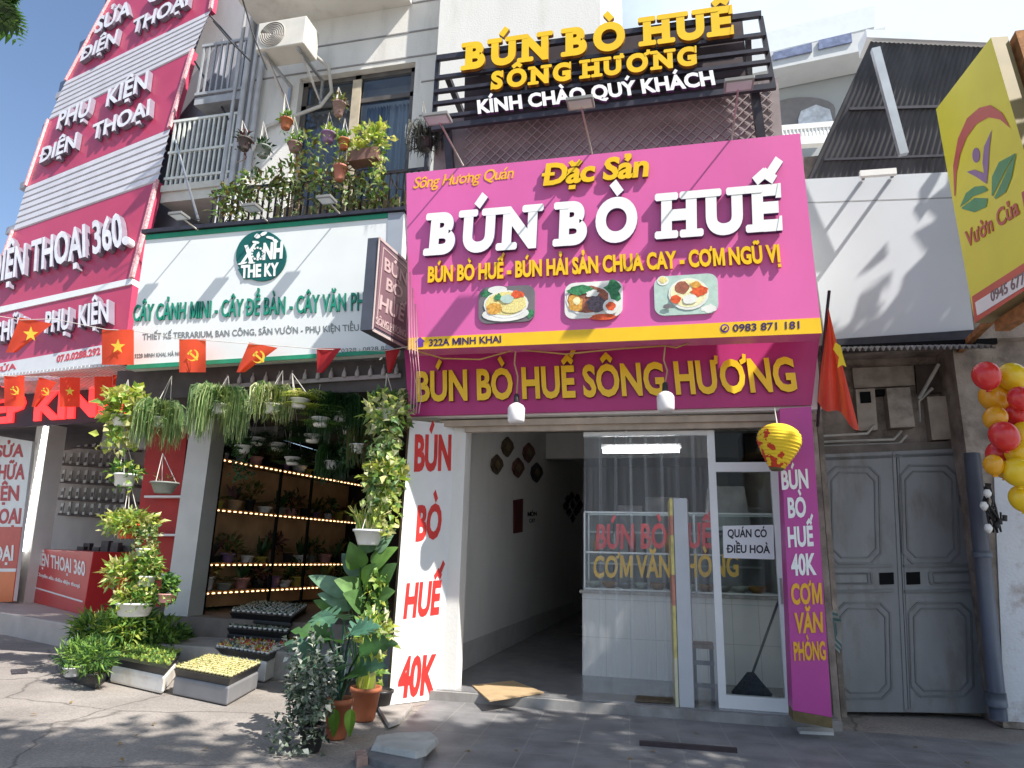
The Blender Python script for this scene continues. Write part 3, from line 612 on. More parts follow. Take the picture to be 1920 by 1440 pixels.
tpx(mb, "X", (452, 494), (477, 490), (459, 464), GP, depth=.004, bold=.05, lift=.021); tpx(mb, "NH", (494, 487), (531, 484), (496, 459), GP, depth=.004, bold=.05, lift=.021)
tpx(mb, "THE KY", (453, 522), (524, 517), (454, 500), GP, depth=.004, bold=.04, lift=.021)
for a in range(12): 
    an = a * math.pi / 6; disc(mb, 485 + 11 * math.cos(an), 477 + 11 * math.sin(an), 2.2, 2.2, GP, .004, 0, .021, 6)
for (x, y, rx, ry, ro) in ((484, 445, 6, 5, 0), (496, 440, 7, 3, -.5), (508, 447, 8, 3, .3), (518, 453, 6, 3, .6), (481, 456, 7, 3, .1), (458, 495, 10, 2, -.2), (474, 494, 7, 2, 0), (486, 480, 3, 6, .2)): disc(mb, x, y, rx, ry, GP, .004, 0, .0215, 8, ro, .25)
mb.build('logo_print', M['white_letter'], lgo)

# ---- blade sign
XP = (V((-3.0, 0, 0)), V((1, 0, 0)))
bs = thing('blade_sign', 'small mauve brown light box sign sticking out beside the magenta sign', 'light box', PP(735, 640, XP))
mb = MB(); mb.slab([PP(*p, XP) for p in [(711, 445), (772, 500), (766, 656), (697, 618)]], (-.13, 0, 0)); mb.build('case', mat('lightbox_edge', (.07, .075, .10), .4), bs)
mb = MB(); poly(mb, [(714, 454), (769, 504), (763, 646), (701, 612)], XP, .006); mb.build('face', mat('lightbox_face', (.19, .115, .135), .4, .1, 3), bs)
mb = MB()
def pline(mb, pts, pl, w, lift, mi=0):
    n = pl[1].normalized()
    for a, b in zip(pts, pts[1:]): mb.bar(PP(*a, pl) + n * lift, PP(*b, pl) + n * lift, w, .004, mi, upv=n)
pline(mb, [(718, 464), (766, 508), (760, 638), (705, 607), (718, 464)], XP, .012, .008); pline(mb, [(711, 446), (772, 500), (766, 655), (698, 618), (711, 446)], XP, .03, .004); mb.build('border', mat('lightbox_trim', (.5, .42, .40), .4), bs)
lettering(bs, 'lettering', mat('lightbox_letter', (.50, .38, .38), .4), [("BÚN", (719, 506), (761, 535), (720, 483)), ("BÒ", (722, 543), (752, 561), (724, 521)), ("HUẾ", (709, 579), (757, 605), (712, 553)), ("SÔNG HƯƠNG", (703, 607), (759, 632), (704, 594))], XP, depth=.006, bold=.02, lift=.007)

# ---- yellow kindergarten sign
yd = V((-.105, .995, 0)); YP = (V((2.75, 7.4, 0)), V((-.995, -.105, 0)))
ys = thing('kindergarten_sign', 'yellow projecting sign with red arc and leaf logo at the right edge', 'sign', PP(1860, 590, YP))
mb = MB(); mb.slab([PP(*p, YP) for p in [(1755, 205), (1858, 70), (1985, 503), (1828, 606)]], -YP[1] * .14, 0, 1); mb.build('sign_panel', [mat('sign_yellow', (.70, .66, .03), .4, .06, 2), mat('sign_edge', (.25, .2, .1), .6)], ys)
mb = MB(); poly(mb, [(1823, 556), (1985, 452), (1985, 503), (1828, 606)], YP, .004); mb.build('foot_band', mat('band_red', (.55, .08, .05), .4), ys)
mb = MB(); poly(mb, rrect([(1830, 567), (2040, 438), (2044, 462), (1834, 592)], .03), YP, .004, 0, .005); mb.build('number_plate', M['white_paint'], ys)
lettering(ys, 'number_lettering', mat('number_grey', (.2, .13, .13), .5), [("0945 677", (1861, 566), (1925, 530), (1859, 547))], YP, depth=.003, bold=.015, lift=.01)
lettering(ys, 'name_lettering', mat('name_red', (.45, .07, .05), .4), [("Vườn Của Bé", (1814, 464), (1950, 376), (1810, 436))], YP, depth=.004, bold=.02, lift=.003)
mb = MB()
def strip(mb, outer, inner, pl, mi, lift):
    n = pl[1].normalized(); a = [PP(*p, pl) + n * lift for p in outer]; b = [PP(*p, pl) + n * lift for p in inner]
    vs = a + b; k = len(a); mb.add(vs, [(i, i + 1, k + i + 1, k + i) for i in range(k - 1)], mi)
strip(mb, [(1790, 368), (1788, 310), (1797, 260), (1814, 222), (1837, 202), (1858, 197), (1880, 212), (1896, 241)], [(1792, 366), (1794, 325), (1801, 290), (1813, 258), (1832, 232), (1854, 220), (1876, 224), (1895, 240)], YP, 0, .005)
disc(mb, 1831, 291, 7, 14, YP, .004, 1, .001)
strip(mb, [(1861, 242), (1846, 275), (1843, 305), (1846, 325)], [(1860, 246), (1856, 278), (1854, 315), (1851, 345)], YP, 1, .005); strip(mb, [(1814, 322), (1828, 318), (1846, 325)], [(1815, 323), (1832, 332), (1851, 345)], YP, 1, .0055)
strip(mb, [(1801, 387), (1812, 362), (1828, 350), (1845, 348), (1853, 356)], [(1801, 388), (1815, 378), (1825, 368), (1838, 364), (1852, 358)], YP, 2, .005); strip(mb, [(1803, 390), (1828, 371), (1853, 372)], [(1806, 392), (1828, 398), (1850, 388)], YP, 2, .005)
strip(mb, [(1860, 366), (1861, 331), (1874, 304), (1905, 287)], [(1862, 368), (1875, 342), (1888, 315), (1905, 288)], YP, 2, .005); strip(mb, [(1865, 371), (1878, 344), (1890, 316), (1905, 289)], [(1868, 373), (1887, 360), (1898, 332), (1906, 290)], YP, 2, .0055)
mb.build('logo', [mat('arc_red', (.50, .08, .07), .4), mat('figure_purple', (.25, .14, .32), .4), mat('leaf_green', (.05, .26, .10), .4)], ys)
mb = MB(); mr = mat('rust', (.28, .12, .04), .8, .4, 12, bump=.3)
n_ = YP[1]
a = PP(1858, 70, YP) - n_ * .22; b = PP(1985, 503, YP) - n_ * .22; mb.bar(a, b, .08, .12); mb.build('bracket', mr, ys); mb = MB()
a = PP(1845, 612, YP) - n_ * .15; b = PP(1985, 520, YP) - n_ * .15; mb.bar(a, b, .12, .1); mb.build('bracket', mr, ys); mb = MB()
a = PP(1826, 590, YP) - n_ * .2; mb.bar(a, V((a.x + .1, 8.25, a.z)), .06)
mb.build('bracket', mr, ys)

# ---- phone shop signage: tall red board leaning slightly back
rdir = V((-.963, .269, 0)); LEAN = .2
ru = V((.269 * LEAN, .963 * LEAN, 1)).normalized(); rn = rdir.cross(ru); rn.normalize()
p0 = PY(245, 600, 8.1)
if rn.dot(p0 - EYE) > 0: rn = -rn
RED = (p0, rn)
rb = thing('phone_shop_sign', 'tall red phone shop sign with white raised letters and pale slatted bands', 'sign', PP(120, 690, RED))
mred = mat('sign_red', (.47, .05, .11), .4, .08, 1)
def rslab(pts, name, m, th=.10, lift=0.0):
    mb = MB(); f = [PP(*p, RED) + rn * lift for p in pts]; mb.slab(f, -rn * th); return mb.build(name, m, rb)
rslab([(240, -60), (425, -140), (397, 19), (125, 152)], 'upper_panel', mred)
rslab([(92, 226), (363, 95), (320, 241), (50, 350)], 'middle_panel', mred)
rslab([(26, 434), (297, 340), (251, 523), (-30, 584)], 'name_panel', mred)
rslab([(-30, 594), (249, 533), (236, 641), (-40, 690)], 'lower_panel', mred)
rslab([(-30, 583), (251, 522), (249, 533.5), (-30, 594.5)], 'white_band', M['white_paint'], .12, .02)
rslab([(-40, 689), (236, 640), (216, 684), (-40, 712)], 'number_band', mat('number_band', (.62, .63, .64), .4, .05), .1, .012)
msl = mat('slat_metal', (.55, .54, .58), .45, .06, 3, dirt=(.35, .34, .36), dirt_amt=.3)
def slats(q, n):
    mb = MB(); a, b, c, d = [PP(*p, RED) for p in q]
    for i in range(n):
        u0, u1 = i / n, (i + 1) / n
        l0, l1 = a.lerp(d, u0), a.lerp(d, u1); r0, r1 = b.lerp(c, u0), b.lerp(c, u1)
        um = .86
        lm, rm = l0.lerp(l1, um), r0.lerp(r1, um)
        o = rn * .02
        mb.add([l0 + o * .3, r0 + o * .3, rm + o, lm + o, l1 - o, r1 - o], [(0, 1, 2, 3), (3, 2, 5, 4)])
    mb.build('slat_band', msl, rb)
slats([(124, 153), (396, 20), (363, 95), (92, 226)], 7); slats([(50, 351), (320, 242), (297, 340), (26, 434)], 7)
mtr = mat('trim_pale', (.72, .35, .36), .5, .5, 30)
for (a, b) in (((421, -130), (397, 19)), ((363, 95), (320, 241)), ((297, 340), (250, 523))): mb = MB(); mb.bar(PP(*a, RED) + rn * .03, PP(*b, RED) + rn * .03, .07, .05, upv=rn); mb.build('edge_trim', mtr, rb)
for (a, b) in (((240, -60), (125, 152)), ((92, 226), (50, 350)), ((26, 434), (-20, 560))): mb = MB(); mb.bar(PP(*a, RED) + rn * .03, PP(*b, RED) + rn * .03, .05, .05, upv=rn); mb.build('edge_trim', mtr, rb)
mlt = [mat('raised_white', (.74, .73, .76), .35), mat('raised_side_shade', (.20, .17, .22), .5)]  # side colour darkened to stand in for shade on the letter undersides
kw = dict(depth=.10, bold=.025, side=1, lift=.01)
lettering(rb, 'repair_lettering', mlt, [("SỬA   CHỮA", (184, 70), (400, -48), (190, 42)), ("ĐIỆN   THOẠI", (155, 123), (360, 16), (162, 98))], RED, **kw)
lettering(rb, 'accessory_lettering', mlt, [("PHỤ   KIỆN", (114, 248), (284, 172), (121, 218)), ("ĐIỆN   THOẠI", (80, 313), (289, 222), (86, 286))], RED, **kw)
lettering(rb, 'name_lettering', mlt, [("ĐIỆN THOẠI 360", (-12, 537), (242, 466), (-6, 484))], RED, **kw)
mb = MB(); disc(mb, 247, 458, 7.5, 8.5, RED, .10, 0, .01, 14); mb.build('raised_dot', mlt[0], rb)
lettering(rb, 'lower_lettering', mlt, [("CHỮA", (-3, 647), (66, 634), (0, 612)), ("PHỤ  KIỆN", (95, 629), (216, 609), (98, 592))], RED, **kw)
lettering(rb, 'number_lettering', mat('number_red', (.5, .06, .08), .5), [("07.0.0288.292", (108, 680), (190, 665), (109, 668)), ("SỬA", (-6, 700), (32, 692), (-5, 690))], RED, depth=.004, bold=.03, lift=.014)
mb = MB()
a = PP(-40, 712, RED); b = PP(230, 684, RED)
for i in range(40):
    t0, t1 = i / 40, (i + .8) / 40; mb.add([a.lerp(b, t0) + rn * .03, a.lerp(b, t1) + rn * .03, a.lerp(b, t1) - rn * 1.2 + V((0, 0, .12)), a.lerp(b, t0) - rn * 1.2 + V((0, 0, .12))], [(0, 1, 2, 3)])
    mb.bar(a.lerp(b, t0) + rn * .04, a.lerp(b, t1) + rn * .04, .03, .05)
mb.build('canopy_edge', mat('canopy_metal', (.6, .6, .6), .4, .1), rb)
# stays
mb = MB(); mb.tube([PP(325, 250, RED), PY(372, 412, 7.4)], .02, 6); mb.build('stay_rod', M['steel'], rb); mb = MB(); mb.tube([PP(365, 115, RED), PY(430, 225, 8.9)], .018, 6); mb.build('stay_rod', M['dark_steel'], rb); mb = MB(); mb.tube([PP(395, 30, RED), PY(465, 110, 8.9)], .018, 6); mb.build('stay_rod', M['dark_steel'], rb)

# ================================================================ RIGHT SIDE: gate house, board, canopy
gh = thing('gate_house', 'old stained house front above and around the grey metal gate', 'house', PY(1700, 1335, 8.6))
GZ = (V((1.5, 8.3, 0)), V((.30, -1.5, 0)).normalized())
w = MB()
jl, jr = 1.50, 3.12
w.box((1.57, 8.72, 0), (3.6, 12, 3.9))                               # dark behind / upper wall backing
w.box((3.02, 8.2, 0), (3.9, 8.72, 3.9)); w.box((1.57, 8.05, 3.9), (3.9, 12, 6.3)); w.box((1.565, 8.2, -.01), (1.62, 8.72, 3.9))
w.build('wall', M['old_wall'], gh)
w = MB(); a = PY(1862, 860, 8.18); 
w.slab([PY(*p, 8.18) for p in [(1862, 850), (1990, 850), (1990, 1360), (1884, 1352)]], (0, .015, 0)); w.build('peeling_plaster', mat('peeling', (.66, .68, .72), .9, .08, 3, bump=.3, dirt=(.25, .16, .11), dirt_amt=.8, dirt_scale=3), gh)
# old transom clutter above the gate
TP = yplane(8.70)
def tb(pts, d, m, name): w = MB(); w.slab([PY(*p, 8.70 - d) for p in pts], (0, d, 0)); w.build(name, m, gh)
mo2 = mat('old_board', (.32, .28, .24), .85, .3, 6, dirt=(.08, .06, .05), dirt_amt=.6, dirt_scale=5); mo3 = mat('old_box', (.36, .31, .26), .7, .25, 6, dirt=(.1, .07, .05), dirt_amt=.5)
tb([(1598, 690), (1712, 686), (1716, 722), (1602, 728)], .05, mo2, 'board'); tb([(1716, 684), (1790, 680), (1796, 735), (1720, 738)], .04, mat('old_board_dark', (.10, .085, .075), .85, .3, 6), 'board')
tb([(1604, 730), (1640, 728), (1646, 806), (1610, 808)], .12, mo3, 'box'); tb([(1662, 728), (1706, 726), (1716, 800), (1670, 802)], .16, mo2, 'box'); tb([(1738, 744), (1797, 741), (1806, 822), (1748, 825)], .14, mo3, 'box')
tb([(1612, 735), (1632, 734), (1634, 755), (1614, 756)], .13, M['dark'], 'vent'); tb([(1642, 730), (1660, 729), (1661, 740), (1643, 741)], .1, M['dark'], 'vent')
w = MB()
for i, (l, r, yy) in enumerate((((1535), 1640, 815), (1535, 1690, 826), (1535, 1700, 834))): w.tube([PY(l, yy + 3, 8.5), PY((l + r) / 2, yy, 8.48), PY(r - 14, yy - 2, 8.5), PY(r, yy - 18, 8.55)], .016, 6)
w.tube([PY(1748, 728, 8.5), PY(1722, 752, 8.5), PY(1727, 790, 8.55)], .02, 6); w.tube([PY(1760, 683, 8.45), PY(1723, 748, 8.45)], .022, 6); w.build('conduit', mat('conduit', (.42, .40, .37), .6, .2), gh)
w = MB(); w.slab([PP(*p, GZ) + V((0, -.02, 0)) for p in [(1532, 838), (1818, 826), (1819, 842), (1533, 853)]], (0, .25, 0)); w.build('lintel', mat('old_lintel', (.13, .11, .10), .8, .3, 6), gh)
# corrugated awning edge over the transom
aw = thing('awning', 'dark awning with a wavy corrugated edge above the old gate', 'awning', PY(1720, 655, 7.9))
mb = MB(); n = 60; a = PY(1560, 656, 7.55); b = PY(1868, 650, 7.55); vs = []
for i in range(n * 3 + 1):
    t_ = i / (n * 3); p = a.lerp(b, t_); zz = .022 * math.sin(t_ * n * .45 * 2 * math.pi)
    vs += [p + V((0, 0, zz)), V((p.x, 8.19, p.z + .22 + zz))]
mb.add(vs, [(2 * i, 2 * i + 2, 2 * i + 3, 2 * i + 1) for i in range(n * 3)], 0, True)
mb.build('corrugated_sheet', mat('old_tin', (.26, .25, .24), .5, .35, 6, metal=.3), aw)
mb = MB(); mb.bar(PY(1540, 655, 7.9), PY(1868, 640, 7.9), .05, .06); mb.build('beam', M['dark'], aw)
# plain white board
wh = thing('blank_board', 'plain pale grey sign board without writing, right of the magenta sign', 'sign board', PY(1690, 630, 8.0))
mb = MB(); mb.slab([PY(*p, 8.0) for p in [(1504, 336), (1790, 322), (1826, 618), (1548, 638)]], (0, .05, 0)); mb.build('panel', mat('blank_panel', (.58, .61, .65), .4, .03, 1.5), wh)
mb = MB(); mb.slab([PY(*p, 7.998) for p in [(1508, 379), (1795, 369), (1795.5, 371.5), (1508.3, 381)]], (0, .002, 0)); mb.build('seam', mat('seam', (.3, .31, .32), .6), wh)
mb = MB(); mb.slab([PY(*p, 7.95) for p in [(1546, 637), (1830, 618), (1830, 640), (1550, 656)]], (0, .2, 0)); mb.build('bottom_rail', M['dark_steel'], wh)
wl2 = thing('sign_lamp', 'slim wall lamp at the top of the blank pale board', 'lamp', PY(1648, 326, 7.9))
mb = MB(); mb.bar(PY(1612, 327, 7.55), PY(1680, 322, 7.55), .05, .07); mb.build('head', M['white_plastic'], wl2)
mb = MB(); mb.bar(PY(1620, 326, 7.55), PY(1618, 336, 7.99), .03); mb.bar(PY(1675, 322, 7.55), PY(1672, 332, 7.99), .03); mb.build('arm', M['dark_steel'], wl2)
# leaning corrugated back wall with a pale eave
cw = thing('tin_roof', 'dark corrugated tin roof leaning over the blank board, pale eave along its top', 'roof', PY(1650, 330, 8.05))
bl, br_ = PY(1510, 344, 8.04), PY(1990, 332, 8.04); tl, tr_ = PY(1632, 78, 7.70), PY(1990, 96, 7.70)
mb = MB(); n = 220; vs = []
for i in range(n + 1):
    t_ = i / n; o_ = V((0, -.007 * math.sin(t_ * 40 * 2 * math.pi), 0)); vs += [bl.lerp(br_, t_) + o_, tl.lerp(tr_, t_) + o_]
mb.add(vs, [(2 * i, 2 * i + 2, 2 * i + 3, 2 * i + 1) for i in range(n)], 0, True); mb.build('corrugated_sheet', mat('dark_tin', (.085, .082, .09), .55, .3, 5, metal=.2, streak=.2), cw)
mb = MB(); mb.hexa([tl + V((-.05, -.06, .02)), tr_ + V((0, -.06, .02)), tr_ + V((0, .3, .02)), tl + V((-.05, .3, .02))], [tl + V((-.05, -.06, .13)), tr_ + V((0, -.06, .13)), tr_ + V((0, .3, .22)), tl + V((-.05, .3, .22))]); mb.build('eave', mat('eave_white', (.7, .74, .78), .4, .04), cw)
mb = MB(); mb.bar(PY(1641, 92, 7.55), PY(1694, 290, 7.62), .09, .07); mb.build('strut', mat('strut', (.42, .45, .48), .35, .1, metal=.4), cw)
mb = MB(); mb.bar(PY(1592, 205, 7.85), PY(1990, 195, 7.85), .035); mb.bar(PY(1545, 300, 7.98), PY(1990, 285, 7.98), .03); mb.build('purlin', M['dark_steel'], cw)
# gate
gt = thing('metal_gate', 'old grey metal double gate with raised panel mouldings and two black hand holes', 'gate', PP(1700, 1335, GZ))
def gpoly(mb, pts, th, lift=0.0, mi=0): return poly(mb, pts, GZ, th, mi, lift)
def gmould(mb, pts, wd=.022, lift=.04):
    for a, b in zip(pts, pts[1:] + pts[:1]): mb.bar(PP(*a, GZ) + GZ[1] * (lift + .004), PP(*b, GZ) + GZ[1] * (lift + .004), wd, .012, upv=GZ[1])
def octo(l, t, r, b, sl=.024, c=18):   # panel outline with clipped corners following the slight splay of the gate
    f = lambda x, y: (x + (y - 1100) * sl * (1 if x < 1680 else 1.4), y)
    return [f(l + c, t), f(r - c, t), f(r, t + c), f(r, b - c), f(r - c, b), f(l + c, b), f(l, b - c), f(l, t + c)]
def leafgate(outer, panels, hole, bars, lab=None):
    mb = MB(); gpoly(mb, outer, .04); lf = mb.build('gate_leaf', M['grey_paint'], gt)
    mb = MB()
    for p in panels:
        gmould(mb, p); cx = sum(a for a, _ in p) / len(p); cy = sum(b for _, b in p) / len(p)
        gmould(mb, [(cx + (a - cx) * .82, cy + (b - cy) * .88) for a, b in p], .016)
    for (a, b) in bars: mb.bar(PP(*a, GZ) + GZ[1] * .045, PP(*b, GZ) + GZ[1] * .045, .03, .03, upv=GZ[1])
    mb.build('moulding', mat('moulding', (.16, .17, .175), .5, .2, 4), lf)
    mb = MB(); gpoly(mb, hole, .012, .041); mb.build('hand_hole', M['dark'], lf)
leafgate([(1532, 853), (1676, 847), (1699, 1334), (1561, 1333)], [octo(1552, 876, 1650, 1056), octo(1562, 1130, 1664, 1308), [(1556, 1075), (1630, 1074), (1632, 1094), (1558, 1095)]], [(1645, 1074), (1671, 1073), (1672, 1095), (1646, 1096)], [((1553, 1062), (1668, 1060)), ((1556, 1109), (1670, 1107))])
leafgate([(1678, 847), (1812, 841), (1851, 1336), (1700, 1334)], [octo(1691, 874, 1796, 1056), octo(1697, 1130, 1814, 1304), [(1738, 1073), (1820, 1071), (1822, 1092), (1740, 1094)]], [(1694, 1073), (1720, 1072), (1721, 1095), (1695, 1096)], [((1690, 1061), (1826, 1058)), ((1692, 1109), (1828, 1106))])
mb = MB(); gmould(mb, [(1672, 850), (1684, 850), (1706, 1330), (1694, 1330)], .03); gmould(mb, [(1534, 862), (1812, 851)], .03); mb.bar(PP(1708, 1285, GZ) + GZ[1] * .03, PP(1710, 1325, GZ) + GZ[1] * .03, .03); mb.build('gate_frame', M['grey_paint'], gt)
dp = thing('drain_pipe', 'blue grey drain pipe running down the right side of the gate', 'pipe', PY(1873, 1345, 8.2))
mb = MB(); a = PY(1822, 850, 8.1); b = PY(1873, 1350, 8.1); mb.tube([a, a.lerp(b, .5), b], .075, 10); mb.build('pipe', mat('pipe_blue', (.085, .10, .135), .35, .1, spec=.5), dp)
mb = MB(); mb.tube([b + V((0, 0, .25)), b + V((0, 0, .12))], .09, 10); mb.tube([a.lerp(b, .4) + V((0, 0, .03)), a.lerp(b, .4) - V((0, 0, .03))], .088, 10); mb.build('collar', mat('collar', (.11, .13, .165), .35), dp)
cb = thing('cable_bundle', 'tangle of black cables and lamp sockets hanging beside the drain pipe', 'cables', PY(1855, 980, 7.9))
mb = MB()
for k in range(9):
    x0, y0 = 1850 + rnd(-6, 8), 905 + rnd(0, 8); x1, y1 = 1852 + rnd(-8, 28), 960 + rnd(0, 40)
    mb.tube([PY(x0, y0, 7.85), PY((x0 + x1) / 2 + rnd(-14, 14), (y0 + y1) / 2, 7.85 + rnd(-.04, .04)), PY(x1, y1, 7.85), PY(x1 + rnd(-10, 10), y1 - rnd(5, 35), 7.88)], .010, 5)
for (x, y) in ((1870, 985), (1884, 972), (1875, 978)): mb.tube([PY(x, y - 6, 7.84), PY(x, y + 5, 7.84)], .022, 7)
mb.build('cable', M['cable'], cb)
mb = MB()
for (x, y) in ((1853, 990), (1851, 925), (1845, 948)): mb.lathe([(.012, -.05), (.035, -.02), (.04, .0), (.025, .035), (.01, .04)], PY(x, y, 7.83), 10)
mb.build('socket', M['white_plastic'], cb)
mail = MB()
for k in range(5): mail.slab([PY(1552 + k * 3, 1140 + k * 6, 8.2 - k * .01), PY(1568 + k * 3, 1146 + k * 5, 8.15 - k * .02), PY(1575 + k, 1225 - k * 4, 8.18 - k * .012), PY(1560 + k * 2, 1210 - k * 3, 8.2 - k * .01)], (0, .004, 0), k % 2)
tag(mail.build('paper_bundle', [mat('paper_white', (.6, .62, .6), .8), mat('paper_teal', (.15, .32, .34), .7)]), 'crumpled papers stuck between the purple banner and the grey gate', 'paper')

# ---------------------------------------------------------------- balloons
bcol = {'red': mat('balloon_red', (.62, .03, .03), .25, .03, spec=.6), 'yellow': mat('balloon_yellow', (.82, .55, .015), .25, .03, spec=.6), 'amber': mat('balloon_amber', (.70, .33, .01), .25, .03, spec=.6)}
for i, (x, y, r, c, pos) in enumerate([(1850, 705, 25, 'red', 'uppermost at the left of the bunch'), (1899, 708, 26, 'yellow', 'uppermost beside the top red one'), (1866, 746, 27, 'amber', 'just under the top red balloon'), (1914, 748, 22, 'red', 'under the top yellow one at the edge'), (1866, 784, 21, 'amber', 'third down on the left side'), (1904, 776, 26, 'red', 'in the middle of the upper bunch'), (1883, 818, 26, 'red', 'in the very centre of the bunch'), (1918, 814, 22, 'yellow', 'at the picture edge in the centre'), (1872, 850, 22, 'red', 'darker, below the centre on the left'), (1863, 872, 18, 'amber', 'smallest, at the lower left of the bunch'), (1914, 852, 26, 'yellow', 'on the right below the centre'), (1881, 878, 18, 'amber', 'half hidden at the bottom left'), (1908, 886, 26, 'yellow', 'large, near the bottom of the bunch'), (1917, 935, 23, 'yellow', 'lowest of the bunch')]):
    yy = 6.55 + (i % 3) * .13; p = PY(x, y, yy); rr = r * mpp(p)
    cn = {'red': 'red', 'yellow': 'bright yellow', 'amber': 'deep amber'}[c]
    b = thing('balloon', cn + ' balloon, ' + pos, 'balloon', p - V((0, 0, rr * 1.2)), 'red and yellow balloons tied at the right edge')
    mb = MB(); prof = [(rr * math.sin(a * math.pi / 12) * (1 - .10 * (1 - math.cos(math.pi - a * math.pi / 12)) / 2 * .8) + .0005, -rr * 1.1 * math.cos(a * math.pi / 12)) for a in range(13)]
    mb.lathe(prof, p, 18, axis=Matrix.Rotation(rnd(-.6, .6), 3, 'Y')); mb.build('skin', bcol[c], b)
    mb = MB(); mb.lathe([(.004, .02), (.02, 0), (.022, -.01)], p - V((0, 0, rr * 1.12)), 8); mb.build('knot', bcol[c], b)

# ---------------------------------------------------------------- flag on a pole
star_m = mat('flag_star', (.78, .58, .03), .7, .05)
def star_pts(n=5, r1=1.0, r0=.4, rot=90):
    return [((r1 if i % 2 == 0 else r0) * math.cos(R(rot + i * 36)), (r1 if i % 2 == 0 else r0) * math.sin(R(rot + i * 36))) for i in range(10)]
fl = thing('pole_flag', 'large limp red flag with yellow star on a dark pole beside the blank board', 'flag', PY(1553, 545, 7.2))
mb = MB(); mb.tube([PY(1555, 545, 7.15), PY(1549, 600, 7.2), PY(1538, 720, 7.32), PY(1533, 800, 7.4)], .016, 7); mb.build('pole', M['dark_steel'], fl)
mb = MB(); rows = 16; cols = 14; vs = []
for j in range(rows + 1):
    t_ = j / rows; l = (1550 - 17 * t_ * min(1, t_ * 1.6), 575 + 178 * t_); r = (1553 + 58 * t_ ** 1.05, 575 + 228 * t_)
    for i in range(cols + 1):
        s = i / cols; px = l[0] + (r[0] - l[0]) * s; py = l[1] + (r[1] - l[1]) * s + (8 * math.sin(s * 9) * t_)
        vs.append(PY(px, py, 7.18 + .10 * math.sin(s * 11 + t_ * 1.5) * (t_ + .15)))
mb.add(vs, [(j * (cols + 1) + i, j * (cols + 1) + i + 1, (j + 1) * (cols + 1) + i + 1, (j + 1) * (cols + 1) + i) for j in range(rows) for i in range(cols)], 0, True)
fo = mb.build('cloth', leafmat('flag_red', (.86, .15, .10), .5, .8, .08), fl)
mb = MB(); mb.add([PY(*p, 7.02) for p in [(1566, 642), (1576, 648), (1581, 668), (1587, 688), (1579, 684), (1570, 690), (1573, 670), (1562, 655)]], [(0, 1, 2, 3, 4, 5, 6, 7)]); mb.build('star', star_m, fo)

# ================================================================ NOODLE SHOP INTERIOR
DY = 7.62; DPL = yplane(DY)
dr = thing('glass_door', 'white framed narrow glass door with black transom on the right of the shop front', 'door', PY(1415, 1332, DY))
mb = MB()
x0, x1 = PY(1340, 1100, DY).x - .01, PY(1474, 1100, DY).x + .01; zt = PY(1400, 870, DY).z; zb = .10
mb.box((x0, DY, zb), (x0 + .075, DY + .08, 2.87)); mb.box((x1 - .085, DY, zb), (x1, DY + .08, 2.87)); mb.box((x0 + .0751, DY + .001, zt - .08), (x1 - .0851, DY + .079, zt + .02)); mb.box((x0 + .0751, DY + .001, zb), (x1 - .0851, DY + .079, zb + .12)); mb.box((-1.0, DY + .002, 2.82), (x0 - .001, DY + .06, 2.869))
mb.build('frame', M['white_paint'], dr)
mb = MB(); mb.box((x0 + .08, DY + .035, zb + .12), (x1 - .09, DY + .041, zt - .08)); mb.build('pane', glassmat('door_glass', (.9, .93, .92), .18), dr)
mb = MB(); mb.box((x0 + .08, DY + .03, zt + .021), (x1 - .09, DY + .036, 2.86)); mb.build('transom_glass', glassmat('transom_glass', (.5, .52, .52), .2), dr)
mb = MB(); mb.box((x1 - .07, DY - .03, 1.1), (x1 - .05, DY - .001, 1.35)); mb.build('handle', M['steel'], dr)
nt_ = thing('notice', 'white paper notice with black capitals taped on the glass door', 'notice', PY(1404, 1050, DY))
NPL = yplane(DY - .004)
mb = MB(); mb.slab([PP(*p, NPL) for p in [(1355, 986), (1450, 984), (1452, 1049), (1357, 1046)]], (0, .003, 0)); mb.build('paper', mat('notice_paper', (.72, .73, .75), .7, .02), nt_)
lettering(nt_, 'lettering', mat('ink', (.03, .03, .04), .6), [("QUÁN CÓ", (1364, 1007), (1438, 1007), (1364, 993)), ("ĐIỀU HOÀ", (1362, 1036), (1444, 1037), (1362, 1022))], NPL, depth=.001, bold=.03, lift=.001)
# PVC strip curtain
pvc = glassmat('pvc_strip', (.94, .96, .97), .15, .05, milk=.11)
st = thing('strip_curtain', 'clear plastic strip curtain hanging across the middle of the shop entrance', 'curtain', (-.3, DY, .12))
for k in range(8):
    x = -1.0 + k * .165; mb = MB(); n = 6; vs = []
    for i in range(n + 1):
        xx = x + .2 * i / n; yy = DY - .01 + .012 * (k % 2) + .008 * math.sin(i / n * math.pi); vs += [V((xx, yy, .16)), V((xx + .01, yy, 2.83))]
    mb.add(vs, [(2 * i, 2 * i + 2, 2 * i + 3, 2 * i + 1) for i in range(n)], 0, True); mb.build('strip', pvc, st)
